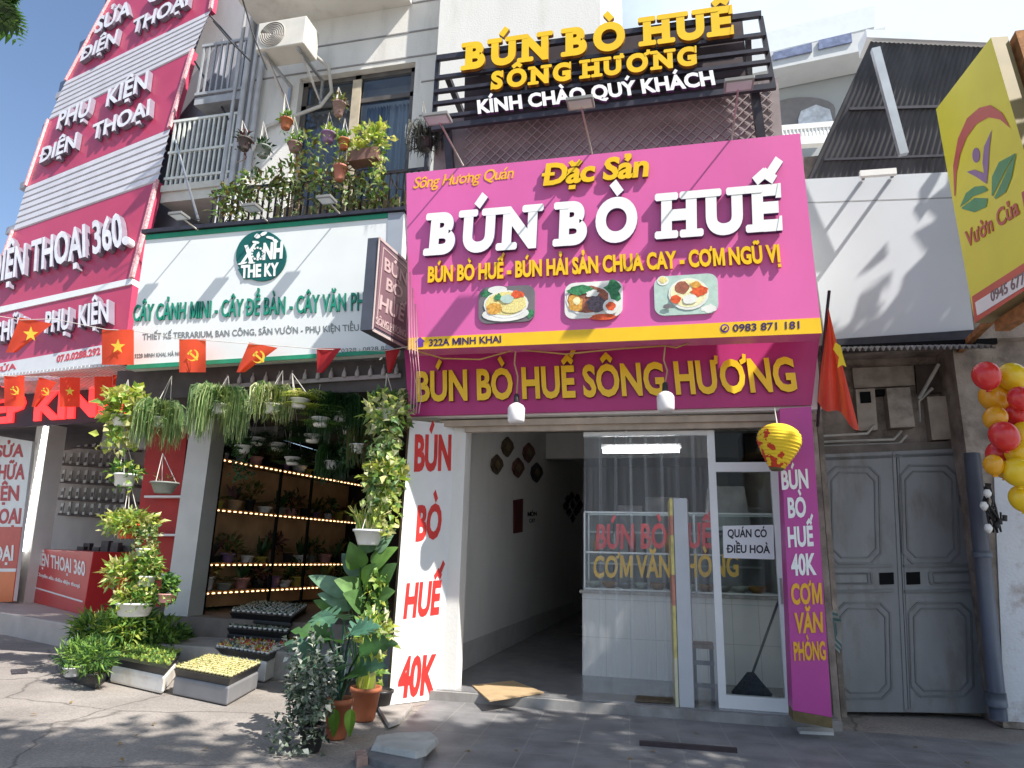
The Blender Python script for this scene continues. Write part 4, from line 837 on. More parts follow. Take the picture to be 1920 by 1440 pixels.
# upright light box on the floor
lb = thing('standing_light_box', 'narrow upright light box with grey side and yellow red printed face, inside the entrance', 'light box', PY(1285, 1326, 7.5))
lx0 = PY(1267, 1100, 7.5).x; lx1 = PY(1294, 1100, 7.5).x; lzt = PY(1275, 934, 7.5).z
mb = MB(); mb.hexa([V((lx0, 7.5, .1)), V((lx1, 7.5, .1)), V((lx1 + .02, 8.1, .1)), V((lx0 - .02, 8.1, .1))], [V((lx0, 7.5, lzt)), V((lx1, 7.5, lzt)), V((lx1 + .02, 8.1, lzt)), V((lx0 - .02, 8.1, lzt))]); mb.build('case', mat('box_grey', (.5, .52, .55), .45, .05), lb, bevel=.008)
mb = MB(); fx = lx0 - .005
for (za, zb_, mi) in ((.1, .55, 2), (.55, 1.05, 0), (1.05, 1.35, 1), (1.35, 1.75, 0), (1.75, 1.95, 1), (1.95, lzt, 0)): mb.hexa([V((fx - .03, 7.5, za)), V((fx, 7.5, za)), V((fx - .03, 8.1, za)), V((fx - .06, 8.1, za))], [V((fx - .03, 7.5, zb_)), V((fx, 7.5, zb_)), V((fx - .03, 8.1, zb_)), V((fx - .06, 8.1, zb_))], mi)
mb.build('printed_face', [mat('box_yellow', (.58, .50, .18), .4, .3, 8), mat('box_red', (.5, .2, .14), .4, .3, 10), mat('box_cream', (.6, .58, .4), .4, .1)], lb)
# tiled counter, display case with lettering
ct = thing('tiled_counter', 'white tiled serving counter behind the plastic strips', 'counter', (-.3, 9.3, .1))
def tilewall():
    m = mat('white_tiles', (.72, .71, .69), .25, .03, 3, spec=.5); nt = m.node_tree; n = nt.nodes; l = nt.links; b = n["Principled BSDF"]
    br = n.new("ShaderNodeTexBrick"); tc = n.new("ShaderNodeTexCoord"); mp = n.new("ShaderNodeMapping"); mp.inputs["Rotation"].default_value = (R(90), 0, 0); l.new(tc.outputs["Object"], mp.inputs[0]); l.new(mp.outputs[0], br.inputs[0])
    br.offset = 0; br.inputs["Scale"].default_value = 1; br.inputs["Brick Width"].default_value = .3; br.inputs["Row Height"].default_value = .45; br.inputs["Mortar Size"].default_value = .004
    src = b.inputs["Base Color"].links[0].from_socket; mx = n.new("ShaderNodeMix"); mx.data_type = 'RGBA'; l.new(br.outputs["Fac"], mx.inputs[0]); l.new(src, mx.inputs[6]); mx.inputs[7].default_value = (.5, .5, .48, 1); l.new(mx.outputs[2], b.inputs["Base Color"]); return m
cx0 = PY(1092, 1150, 9.0).x; cz = PY(1092, 1112, 9.0).z
mb = MB(); mb.box((cx0, 9.0, .1), (1.39, 9.6, cz)); mb.build('counter_body', tilewall(), ct)
mb = MB(); mb.box((cx0 - .03, 8.97, cz + .001), (1.39, 9.62, cz + .04)); mb.build('counter_top', mat('top_stone', (.3, .29, .28), .2, .2, 20, spec=.5), ct)
dc = thing('display_case', 'glass food display case on the counter with red and yellow lettering', 'display case', (-.2, 9.3, cz + .045))
z2 = PY(1100, 960, 9.05).z
mb = MB()
for x in (cx0 + .02, .2, 1.3): mb.bar((x, 9.06, cz + .041), (x, 9.06, z2), .02); mb.bar((x, 9.5, cz + .041), (x, 9.5, z2), .02)
for z in (cz + .055, (cz + z2) / 2, z2): mb.bar((cx0 + .02, 9.06, z), (1.3, 9.06, z), .02); mb.bar((cx0 + .02, 9.5, z), (1.3, 9.5, z), .02)
mb.build('frame', M['steel'], dc)
mb = MB(); mb.box((cx0 + .03, 9.075, cz + .05), (1.3, 9.08, z2)); mb.build('pane', glassmat('case_glass', (.88, .93, .92), .15), dc)
CPL = yplane(9.05)
lettering(dc, 'red_lettering', mat('case_red', (.65, .05, .06), .5), [("BÚN BÒ HUẾ", (1118, 1028), (1338, 1026), (1119, 985))], CPL, depth=.006, bold=.03)
lettering(dc, 'yellow_lettering', mat('case_yellow', (.78, .48, .05), .5), [("CƠM VĂN PHÒNG", (1112, 1082), (1385, 1080), (1113, 1044))], CPL, depth=.006, bold=.03)
mb = MB()
for k in range(11): x = cx0 + .12 + k * .2; mb.lathe([(.05, 0), (.1, .05), (.11, .08), (.1, .085)], (x, 9.3, cz + .06), 12, k % 3)
for k in range(9): x = cx0 + .15 + k * .23; mb.lathe([(.05, 0), (.05, .12 + .05 * (k % 3)), (.02, .18 + .05 * (k % 3)), (.02, .22 + .05 * (k % 3))], (x, 9.3, (cz + z2) / 2 + .01), 10, (k + 1) % 4)
mb.build('goods', [mat('goods_white', (.6, .58, .52), .4), mat('goods_orange', (.5, .22, .06), .5), mat('goods_steel', (.4, .4, .4), .3, metal=.6), mat('goods_red', (.45, .05, .04), .5)], dc)
# tube light, fridge-like cabinet at the back
tl_ = thing('tube_light', 'lit white tube light under the shop ceiling', 'light', PY(1205, 846, 8.4))
mb = MB(); mb.tube([PY(1131, 846, 8.4), PY(1274, 844, 8.4)], .027, 10); mb.build('tube', emit('tube_glow', (1, 1, 1), 14), tl_)
mb = MB(); a = PY(1128, 838, 8.44); b = PY(1277, 836, 8.44); mb.bar(a, b, .07, .05); mb.bar(a + V((.3, 0, 0)), V((a.x + .3, a.y, 4.04)), .01); mb.bar(b - V((.3, 0, 0)), V((b.x - .3, b.y, 4.04)), .01); mb.build('batten', M['white_plastic'], tl_)
cbn = thing('kitchen_cabinet', 'pale kitchen cupboard with dark gaps standing at the back of the shop', 'cupboard', (-.4, 11.6, .1))
mb = MB()
for i, (xa, xb) in enumerate(((-1.5, -1.05), (-.95, -.55), (-.5, .05), (.15, .55), (.6, 1.3))): mb.box((xa, 11.7 - .1 * (i % 2), .1), (xb, 12.9, 2.2 + .15 * (i % 3)))
mb.build('body', mat('cupboard', (.30, .30, .33), .5, .3, 3), cbn, bevel=.01)
mb = MB()
for z in (.8, 1.4, 1.9): mb.box((-1.45, 11.58, z), (1.25, 11.6, z + .03))
mb.build('trim', mat('cup_trim', (.5, .5, .52), .3, metal=.5), cbn)
fr_ = thing('exhaust_hood', 'boxy steel hood high behind the glass door', 'hood', (.75, 10, 2.3))
mb = MB(); mb.hexa([V((.35, 9.8, 1.95)), V((.95, 9.8, 1.95)), V((.95, 10.4, 1.95)), V((.35, 10.4, 1.95))], [V((.42, 9.9, 2.5)), V((.9, 9.9, 2.5)), V((.9, 10.4, 2.5)), V((.42, 10.4, 2.5))]); mb.build('hood_body', mat('hood', (.36, .36, .37), .35, .2, metal=.4), fr_, bevel=.01)
mb = MB(); mb.box((.36, 9.78, 1.90), (.94, 10.38, 1.949)); mb.build('rim', M['steel'], fr_)
spk = thing('black_cabinet', 'black box shelf above the glass door inside the shop', 'box', (1.0, 8.1, 2.52))
mb = MB(); mb.box((.72, 8.0, 2.55), (1.35, 8.4, 2.9)); mb.build('cabinet_body', M['dark'], spk, bevel=.01); mb = MB(); mb.box((.76, 7.985, 2.6), (1.3, 7.999, 2.86)); mb.build('front_panel', M['black_plastic'], spk)
br = thing('broom', 'long handled broom leaning behind the glass door', 'broom', PY(1405, 1305, 8.0))
a = PY(1408, 1270, 8.05); b = PY(1462, 1120, 8.3)
mb = MB(); mb.tube([a, b], .014, 7); mb.build('handle', mat('broom_handle', (.1, .11, .13), .4), br)
mb = MB(); d = (a - b).normalized(); mb.lathe([(.03, .05), (.09, -.04), (.17, -.15), (.16, -.18), (.02, -.19)], a, 14, sx=1.2, sy=.4); mb.build('bristles', mat('bristle', (.05, .06, .08), .9, .4, 40, bump=.8, bscale=120), br)
so = thing('stool', 'low grey wooden stool beside the glass door', 'stool', PY(1322, 1318, 7.95))
sx0, sx1 = PY(1300, 1260, 7.9).x, PY(1340, 1260, 7.9).x; sz = PY(1320, 1208, 7.9).z
mb = MB(); mb.box((sx0, 7.85, sz - .04), (sx1, 8.2, sz)); mb.build('seat', mat('stool_seat', (.32, .25, .22), .6, .2), so)
for x in (sx0 + .02, sx1 - .02):
    for y in (7.88, 8.17): mb = MB(); mb.bar((x, y, .1), (x, y, sz - .041), .03); mb.build('leg', mat('stool_leg', (.2, .2, .22), .5), so)
mb = MB(); mb.bar((sx0, 7.88, sz - .18), (sx1, 7.88, sz - .18), .04); mb.bar((sx0, 7.88, sz - .4), (sx1, 7.88, sz - .4), .04); mb.build('stretcher', mat('stool_bar', (.25, .25, .27), .5), so)
# wall decorations on the left inner wall (x = -2.66)
LW = (V((-2.655, 0, 0)), V((1, 0, 0)))
dm = [mat('leaf_brown', (.09, .06, .035), .7, .5, 14), mat('leaf_dark', (.03, .028, .03), .7, .4, 10), mat('leaf_red', (.12, .05, .04), .7, .5, 12)]
for i, (x, y, mi, lab) in enumerate(((950, 838, 0, 'top one of the five'), (930, 871, 0, 'lowest left one'), (990, 849, 2, 'upper right one'), (970, 877, 2, 'middle one'), (1005, 886, 1, 'dark one furthest in'))):
    t_ = thing('wall_ornament', 'leaf shaped brown ornament on the white inner wall, ' + lab, 'ornament', PP(x, y, LW), 'leaf shaped ornaments on the inner wall')
    mb = MB(); pts = [(x + dx, y + dy) for dx, dy in ((-11, 2), (-9, -10), (0, -19), (9, -8), (11, 2), (5, 12), (0, 19), (-7, 13))]
    poly(mb, pts, LW, .03); mb.build('plate', dm[mi], t_)
    mb = MB(); poly(mb, [(x - 6, y + 1), (x - 1, y - 10), (x + 5, y), (x, y + 9)], LW, .006, 0, .031); mb.build('inlay', mat('inlay', (.16, .12, .05), .6, .4, 20), t_)
mb = MB(); poly(mb, [(962, 938), (979, 935), (978, 997), (962, 1000)], LW, .02); tag(mb.build('wall_plaque', mat('plaque', (.10, .015, .018), .5, .2)), 'narrow dark red plaque on the white inner wall', 'plaque')
wl3 = MB(); tpx(wl3, "MÓN", (989, 968), (1006, 967), (989, 960), LW, depth=.004, bold=.02); tpx(wl3, "CAY", (992, 980), (1003, 979), (992, 973), LW, depth=.004, bold=.02)
tag(wl3.build('wall_lettering', M['dark']), 'two short lines of small black letters beside the dark red wall plaque', 'lettering')
BKW = yplane(10.59)
hd = thing('heart_ornament', 'dark clustered ornament deep inside on the passage wall', 'ornament', PP(1073, 950, LW))
mb = MB()
for (dx, dy) in ((-10, -14), (8, -16), (-14, -2), (0, -4), (13, -4), (-8, 10), (6, 9), (0, 22), (-2, -20), (10, 4)): poly(mb, [(1073 + dx - 4, 950 + dy), (1073 + dx, 950 + dy - 8), (1073 + dx + 4, 950 + dy), (1073 + dx, 950 + dy + 8)], LW, .03 + .002 * abs(dx))
mb.build('leaves', dm[1], hd)
cbd = MB(); pts = [PZ(885, 1286, .104), PZ(962, 1278, .104), PZ(1020, 1300, .104), PZ(918, 1316, .104)]; cbd.slab([p + V((0, 0, .012)) for p in pts], (0, 0, -.012))
tag(cbd.build('cardboard_sheet', mat('cardboard', (.42, .30, .17), .85, .12, 6)), 'brown cardboard sheet lying on the shop doorstep', 'cardboard')
mt = MB(); pts = [PZ(1195, 1307, .104), PZ(1262, 1310, .104), PZ(1262, 1320, .104), PZ(1190, 1316, .104)]; mt.slab([p + V((0, 0, .02)) for p in pts], (0, 0, -.018))
tag(mt.build('door_mat', mat('mat_brown', (.12, .09, .06), .95, .3, 30, bump=.5)), 'dark brown strip mat on the shop floor by the light box', 'mat')

# ================================================================ LEFT: tall block, phone shop
tb_ = thing('apartment_block', 'tall grey block with stepped ledges behind the red phone shop sign', 'building', PP(60, 640, RED))
BKV = V((.269, .963, 0))
mtall = mat('tall_wall', (.22, .22, .26), .8, .12, 1.5, dirt=(.22, .22, .26), dirt_amt=.4, streak=.4)
mb = MB(); f = [PP(*p, RED) - rn * .5 for p in [(176, -5), (118, 105), (70, 205), (28, 305), (-12, 400), (-60, 500), (-60, 660), (228, 640), (295, 340), (392, 0), (430, -150), (250, -150)]]
mb.slab(f, BKV * 7); mb.build('wall', mtall, tb_)
mlg = mat('ledge', (.45, .45, .50), .7, .06)
for (x, y, L) in ((172, 10, 2.2), (124, 88, 2.2), (76, 170, 2.2), (40, 255, 2.0), (6, 340, 2.0), (-22, 425, 2)):
    a = PP(x + 6, y, RED) - rn * .5; qs = (a - rn * .3, a - rn * .3 - rdir * L, a + rn * .22 - rdir * L, a + rn * .22); mb = MB(); mb.hexa(qs, [q + V((0, 0, .16)) for q in qs]); mb.build('ledge', mlg, tb_)
mtg = mat('tall_glass', (.08, .10, .16), .15, .2)
for (x, y) in ((150, 45), (98, 135), (58, 215), (22, 300)):
    a = PP(x + 8, y - 12, RED) - rn * .45; mb = MB(); mb.slab([a, a - rdir * .9, a - rdir * .9 + V((0, 0, 1.1)), a + V((0, 0, 1.1))], rn * .03); mb.build('window', mtg, tb_)
phs = thing('phone_shop', 'open phone accessory shop with pale walls under the red sign', 'shop building', PZ(150, 1140, .33))
pa = V((-.925, .38, 0)).normalized(); pn = V((-.38, -.925, 0)).normalized()
c0 = PZ(155, 1153, .33); c1 = PZ(55, 1128, .33)
BW = (c0 - pn * 2.6, pn)
mph = mat('phone_wall', (.55, .50, .48), .8, .06, 2)
mb = MB(); a = PP(-200, 1100, BW); b = PP(330, 1100, BW); a.z = b.z = .33
mb.slab([a, b, b + V((0, 0, 4)), a + V((0, 0, 4))], -pn * .2); mb.build('wall', mph, phs)
mb = MB(); a2, b2 = a + V((0, 0, 3.75)), b + V((0, 0, 3.75)); a3, b3 = a2 + pn * 4.2, b2 + pn * 4.2; mb.slab([a2, b2, b3, a3], (0, 0, .2)); mb.build('ceiling', mat('phone_ceiling', (.25, .22, .22), .9), phs)
PW = (PZ(40, 1130, .33), pn)
mb = MB(); f = [PP(*p, PW) for p in [(70, 793), (93, 796), (44, 1131), (22, 1129)]]; mb.slab(f, -pn * .35); mb.build('pillar', mat('phone_pillar', (.68, .66, .63), .5, .04), phs)
mb = MB(); mb.tube([PP(90, 800, PW) + pn * .05, PP(49, 1034, PW) + pn * .05], .035, 8); tag(mb.build('tube_light', emit('led_white', (1, .98, .96), 4)), 'long bright white tube light fixed upright on the pale pillar of the phone shop', 'light')
rbd = thing('repair_board', 'white and red phone repair board at the left picture edge', 'sign board', PP(0, 1128, PW))
RBP = (PW[0] + pn * .25, pn)
def rp(pts, name, m, lift=0.): mb = MB(); f = [PP(*p, RBP) + pn * lift for p in pts]; mb.slab(f, -pn * .06); return mb.build(name, m, rbd)
rp([(-60, 808), (61, 828), (25, 1127), (-60, 1129)], 'board', M['white_paint']); rp([(-60, 988), (41.5, 988), (24.5, 1127.5), (-60, 1129.5)], 'red_field', mat('board_red', (.55, .05, .035), .4, .1), .01); rp([(-60, 1072), (31, 1072), (24, 1128), (-60, 1130)], 'orange_field', mat('board_orange', (.75, .16, .03), .4, .05), .016); rp([(-60, 1066), (32, 1066), (31, 1072), (-60, 1072)], 'white_stripe', M['white_paint'], .02)
lettering(rbd, 'lettering', mat('print_red', (.50, .04, .05), .5), [("SỬA", (-8, 857), (44, 856), (-5, 836)), ("CHỮA", (-20, 898), (46, 898), (-17, 873)), ("ĐIỆN", (-28, 938), (35, 938), (-26, 913)), ("THOẠI", (-34, 981), (38, 981), (-31, 956))], RBP, depth=.004, bold=.03, lift=.003)
lettering(rbd, 'white_lettering', M['white_letter'], [("THOẠI", (-40, 1053), (26, 1050), (-38, 1028))], RBP, depth=.004, bold=.03, lift=.014)
# accessory packs on the wall
mb_rack = thing('accessory_rack', 'wall rack of dark hook bars in the phone shop', 'rack', PP(175, 970, BW))
mb = MB()
RK = (BW[0] + pn * .12, pn)
rows = [839, 873, 906, 938, 967]; mrb = mat('rack_bar', (.12, .09, .09), .7)
for y in rows: mb = MB(); mb.bar(PP(112, y - 3, RK), PP(262, y + 6, RK), .10, .07); mb.build('bar', mrb, mb_rack)
pk = None; pm = [mat('pack_white', (.75, .73, .72), .4, .1), mat('pack_dark', (.10, .09, .09), .5)]
for ri, y in enumerate(rows):
    for k in range(9):
        p = PP(120 + k * 14 + ri * -1.2, y - 6 + k * .8, (RK[0] + pn * .12, pn))
        if pk is None:
            mb = MB(); mb.bar(V((0, 0, 0)) - pa * .085, pa * .085, .03, .30, 0); mb.bar(pn * .02 - pa * .05 + V((0, 0, -.02)), pn * .02 + pa * .05 + V((0, 0, -.02)), .012, .12, 1)
            pk = mb.build('accessory_pack', pm, origin=(0, 0, 0)); tag(pk, 'small white pack hanging on the phone shop wall rack', 'pack', 'accessory packs on the phone shop wall'); o_ = pk
        else: o_ = pk.copy(); COL.objects.link(o_)
        o_.location = p + V((0, 0, .12)); o_.scale = (rnd(.8, 1.1), 1, rnd(.8, 1.1))
# counter
cn = thing('phone_counter', 'red counter box with white phone shop lettering on the raised step', 'counter', c0)
CP = (c0, (c1 - c0).cross(V((0, 0, 1))).normalized())
if CP[1].dot(c0 - EYE) > 0: CP = (c0, -CP[1])
ctop = PP(167, 1034, CP).z; cd = (c1 - c0).normalized(); sdv = V((.45, .89, 0))
mcr = mat('counter_red', (.58, .04, .04), .35, .06, 2)
mb = MB(); mb.hexa([c0, c1, c1 + sdv * 1.7, c0 + sdv * 1.7], [q + V((0, 0, ctop - .33)) for q in (c0, c1, c1 + sdv * 1.7, c0 + sdv * 1.7)]); mb.build('body', mcr, cn, bevel=.01)
lettering(cn, 'lettering', M['white_letter'], [("ĐIỆN THOẠI 360", (66, 1057), (160, 1080), (67, 1035)), ("Chuyên sửa chữa điện thoại", (70, 1079), (150, 1102), (70, 1073))], CP, depth=.004, bold=.02, lift=.003)
mb = MB(); mb.bar(PP(57, 1099, CP) + CP[1] * .004, PP(155, 1128, CP) + CP[1] * .004, .025, .006, upv=CP[1]); 
SPL = (c0, (V((0, 0, 1)).cross(sdv)).normalized()); 
if SPL[1].dot(c0 - EYE) > 0: SPL = (SPL[0], -SPL[1])
cc = c0 + sdv * .85 + V((0, 0, .5)) + SPL[1] * .004
for rr in (.44, .38): mb.tube([cc + sdv * rr * math.cos(a * math.pi / 16) + V((0, 0, rr * math.sin(a * math.pi / 16))) for a in range(33)], .008, 5, caps=False)
mb.build('white_print', M['white_letter'], cn)
mb = MB(); tpc = c0 + V((0, 0, ctop - .33))
for k in range(9): q = tpc + cd * (.3 + k * .28) + sdv * (.3 + rnd(0, .8)); mb.box((q.x - .08, q.y - .05, q.z), (q.x + .08, q.y + .05, q.z + rnd(.04, .2)))
mb.hexa([tpc + cd * .4 + sdv * 1.1 + V((0, 0, 0)), tpc + cd * 2.6 + sdv * 1.1, tpc + cd * 2.6 + sdv * 1.6, tpc + cd * .4 + sdv * 1.6], [q + V((0, 0, .62)) for q in (tpc + cd * .4 + sdv * 1.1, tpc + cd * 2.6 + sdv * 1.1, tpc + cd * 2.6 + sdv * 1.6, tpc + cd * .4 + sdv * 1.6)])
tag(mb.build('counter_display', mat('counter_goods', (.07, .06, .06), .4, .4, 8)), 'dark glass display with small goods on top of the red phone counter', 'display')
# red shelf beside the pillar
rsf = thing('red_shelf', 'tall red shelf unit with white boards between the two shops', 'shelf', PY(295, 1150, 10.2))
RS = yplane(10.2)
mb = MB(); mb.slab([PP(*p, RS) for p in [(278, 800), (352, 800), (316, 1160), (238, 1160)]], (0, .35, 0)); mb.build('back_panel', mat('shelf_red', (.42, .025, .02), .5, .2, 2), rsf)
for (y, l, r) in ((931, 300, 358), (1003, 288, 342), (1077, 278, 326)): mb = MB(); mb.slab([PP(l - 30, y - 2, yplane(10.0)), PP(r - 10, y - 2, yplane(10.0)), PP(r - 10, y + 2, yplane(10.0)), PP(l - 30, y + 2, yplane(10.0))], (0, .19, 0)); mb.build('board', M['white_plastic'], rsf)
led = thing('led_sign', 'dark board with glowing red letters under the phone shop canopy', 'led sign', PP(130, 800, (PY(120, 770, 9.6), pn)))
LP = (PY(120, 770, 9.6), rn.copy()); LP[1].z = 0; LP[1].normalize()
mb = MB(); poly(mb, [(-40, 722), (276, 704), (272, 788), (-40, 806)], LP, .08); mb.build('board', mat('led_board', (.05, .02, .03), .6), led)
lettering(led, 'lettering', emit('led_red', (1, .03, .03), 1.3), [("ÉP KÍNH", (-6, 794), (250, 776), (-2, 750))], LP, depth=.03, bold=.045, lift=.082, res=2)

# ================================================================ SMALL HANGING THINGS
for i, (bx, by, tx, ty, lab) in enumerate(((968, 774, 967, 652, 'left'), (1248, 752, 1247, 650, 'right'))):
    yb = 6.85; p = PY(bx, by, yb)
    b = thing('hanging_bulb', 'white plastic bulb lamp hanging on a cord before the ' + ('HUẾ word of the fascia' if i == 0 else 'SÔNG word of the fascia'), 'bulb lamp', p, 'bulb lamps hanging before the fascia')
    s = mpp(p)
    mb = MB(); mb.lathe([(3 * s, -20 * s), (13 * s, -20 * s), (16 * s, -15 * s), (16.5 * s, 8 * s), (13 * s, 14 * s), (5 * s, 19 * s)], p, 16); mb.build('bulb', mat('bulb_white', (.8, .76, .76), .35), b)
    mb = MB(); mb.lathe([(5.5 * s, 17 * s), (6 * s, 20 * s), (5 * s, 34 * s), (2 * s, 37 * s)], p, 10); mb.build('socket', M['black_plastic'], b)
    q = PY(tx, ty, yb); mb = MB(); mb.tube([p + V((0, 0, 36 * s)), p.lerp(q, .55) + V((.02, 0, 0)), p.lerp(q, .75) + V((-.015, 0, 0)), q], .009, 6); mb.build('cord', mat('cord_tan', (.45, .30, .14), .6), b)
pts = [PY(770, 655, 6.62), PY(830, 672, 6.8), PY(900, 674, 6.8), PY(968, 655, 6.84), PY(1060, 664, 6.8), PY(1150, 655, 6.8), PY(1247, 648, 6.84), PY(1268, 652, 6.8), PY(1300, 640, 6.8)]
mb = MB(); mb.tube(pts, .009, 6); tag(mb.build('power_cord', mat('cord_yellow', (.48, .28, .08), .6)), 'thin yellowish power cord sagging along the foot of the magenta sign', 'cord')
mb = MB()
for k in range(4): mb.tube([PY(764 + k * 5, 480 + k * 30, 6.6), PY(768 + k * 5, 660, 6.58), PY(772 + k * 6, 700 + k * 14, 6.75), PY(770 + k * 5, 775, 7.0)], .006, 5)
tag(mb.build('loose_wire', mat('wire_pink', (.55, .35, .38), .6)), 'loose thin wires running down at the left edge of the magenta sign', 'wires')
# lantern
lp_ = PY(1460, 836, 6.75); s = mpp(lp_)
ln = thing('paper_lantern', 'yellow balloon shaped paper lantern with red blossom print by the purple banner', 'lantern', lp_)
mb = MB(); key = [(-42, 14), (-26, 24), (-8, 34), (8, 40), (22, 38), (33, 30), (40, 17), (42, 5)]; prof = []
for k in range(57):
    z = -42 + 84 * k / 56; i = max(j for j in range(len(key) - 1) if key[j][0] <= z + 1e-6); t0 = (z - key[i][0]) / (key[i + 1][0] - key[i][0]); prof.append(((key[i][1] + (key[i + 1][1] - key[i][1]) * t0 + (1.0 if k % 4 == 0 else -.5 if k % 4 == 2 else 0)) * s, z * s))
mb.lathe(prof, lp_, 28, axis=Matrix.Rotation(R(8), 3, 'Y'))
def lantern_mat():
    m = mat('lantern_paper', (.80, .55, .03), .85, .05); nt = m.node_tree; n = nt.nodes; l = nt.links; b = n["Principled BSDF"]; src = b.inputs["Base Color"].links[0].from_socket
    tc = n.new("ShaderNodeTexCoord"); v = n.new("ShaderNodeTexNoise"); v.inputs["Scale"].default_value = 13; v.inputs["Detail"].default_value = 4; l.new(tc.outputs["Object"], v.inputs["Vector"])
    sx = n.new("ShaderNodeSeparateXYZ"); l.new(tc.outputs["Object"], sx.inputs[0])
    mr = n.new("ShaderNodeMapRange"); mr.inputs[1].default_value = .12; mr.inputs[2].default_value = -.22; mr.inputs[3].default_value = 0; mr.inputs[4].default_value = .22; l.new(sx.outputs[2], mr.inputs[0])
    mr2 = n.new("ShaderNodeMapRange"); mr2.inputs[1].default_value = .12; mr2.inputs[2].default_value = -.10; mr2.inputs[3].default_value = -.12; mr2.inputs[4].default_value = .06; l.new(sx.outputs[0], mr2.inputs[0])
    ad = n.new("ShaderNodeMath"); ad.operation = 'ADD'; l.new(v.outputs["Fac"], ad.inputs[0]); l.new(mr.outputs[0], ad.inputs[1])
    ad2 = n.new("ShaderNodeMath"); ad2.operation = 'ADD'; l.new(ad.outputs[0], ad2.inputs[0]); l.new(mr2.outputs[0], ad2.inputs[1])
    g_ = n.new("ShaderNodeMath"); g_.operation = 'GREATER_THAN'; g_.inputs[1].default_value = .66; l.new(ad2.outputs[0], g_.inputs[0])
    mx = n.new("ShaderNodeMix"); mx.data_type = 'RGBA'; l.new(g_.outputs[0], mx.inputs[0]); l.new(src, mx.inputs[6]); mx.inputs[7].default_value = (.55, .05, .02, 1); l.new(mx.outputs[2], b.inputs["Base Color"]); return m
mb.build('shade', lantern_mat(), ln)
mb = MB(); mb.lathe([(13 * s, 0), (14 * s, -3 * s), (10 * s, -7 * s)], lp_ + Matrix.Rotation(R(8), 3, 'Y') @ V((0, 0, -40 * s)), 16); mb.build('rim', mat('lantern_rim', (.12, .10, .04), .5), ln)
mb = MB(); mb.tube([lp_ + V((0, 0, 41 * s)), PY(1452, 765, 6.9)], .006, 5); mb.build('string', M['string'], ln)
# spot lamps
def spot(base, tip, yb, yt, lab, grp, hw=.26, arm=None, name='sign_spotlight'):
    a = PY(*base, yb); b = PY(*tip, yt) if tip else arm
    t_ = thing(name, lab, 'spotlight', a, grp)
    mb = MB(); mb.tube([a, b], .010, 7); mb.build('arm', mat('arm_steel', (.4, .36, .34), .4, metal=.5), t_)
    mb = MB(); mb.box((b.x - hw / 2, b.y - .05, b.z - .015), (b.x + hw / 2, b.y + .13, b.z + .02)); mb.build('head', mat('lamp_head', (.22, .22, .22), .4), t_, bevel=.004)
    mb = MB(); mb.box((b.x - hw / 2 + .02, b.y - .03, b.z - .021), (b.x + hw / 2 - .02, b.y + .10, b.z - .016)); mb.build('lens', mat('lens', (.45, .47, .5), .1), t_)
for (bx, by, dx, lab) in ((868, 310, -.06, 'leftmost of the three above the magenta sign'), (1110, 288, -.03, 'middle one of the three above the magenta sign'), (1372, 262, .02, 'rightmost of the three above the magenta sign')):
    a = PY(bx, by, 6.68); spot((bx, by), None, 6.68, None, 'arm spotlight reaching out over the street, ' + lab, 'arm spotlights above the magenta sign', .27, arm=V((a.x + dx, 5.92, a.z + .12)))
for (bx, by, lab) in ((372, 432, 'over the left end of the white plant sign'), (505, 418, 'over the round logo of the white plant sign'), (640, 404, 'over the right part of the white plant sign')):
    a = PY(bx, by, 7.3); spot((bx, by), None, 7.3, None, 'small floodlight on a short arm ' + lab, 'floodlights on the white plant sign', .20, arm=V((a.x - .02, 6.90, a.z + .03)))

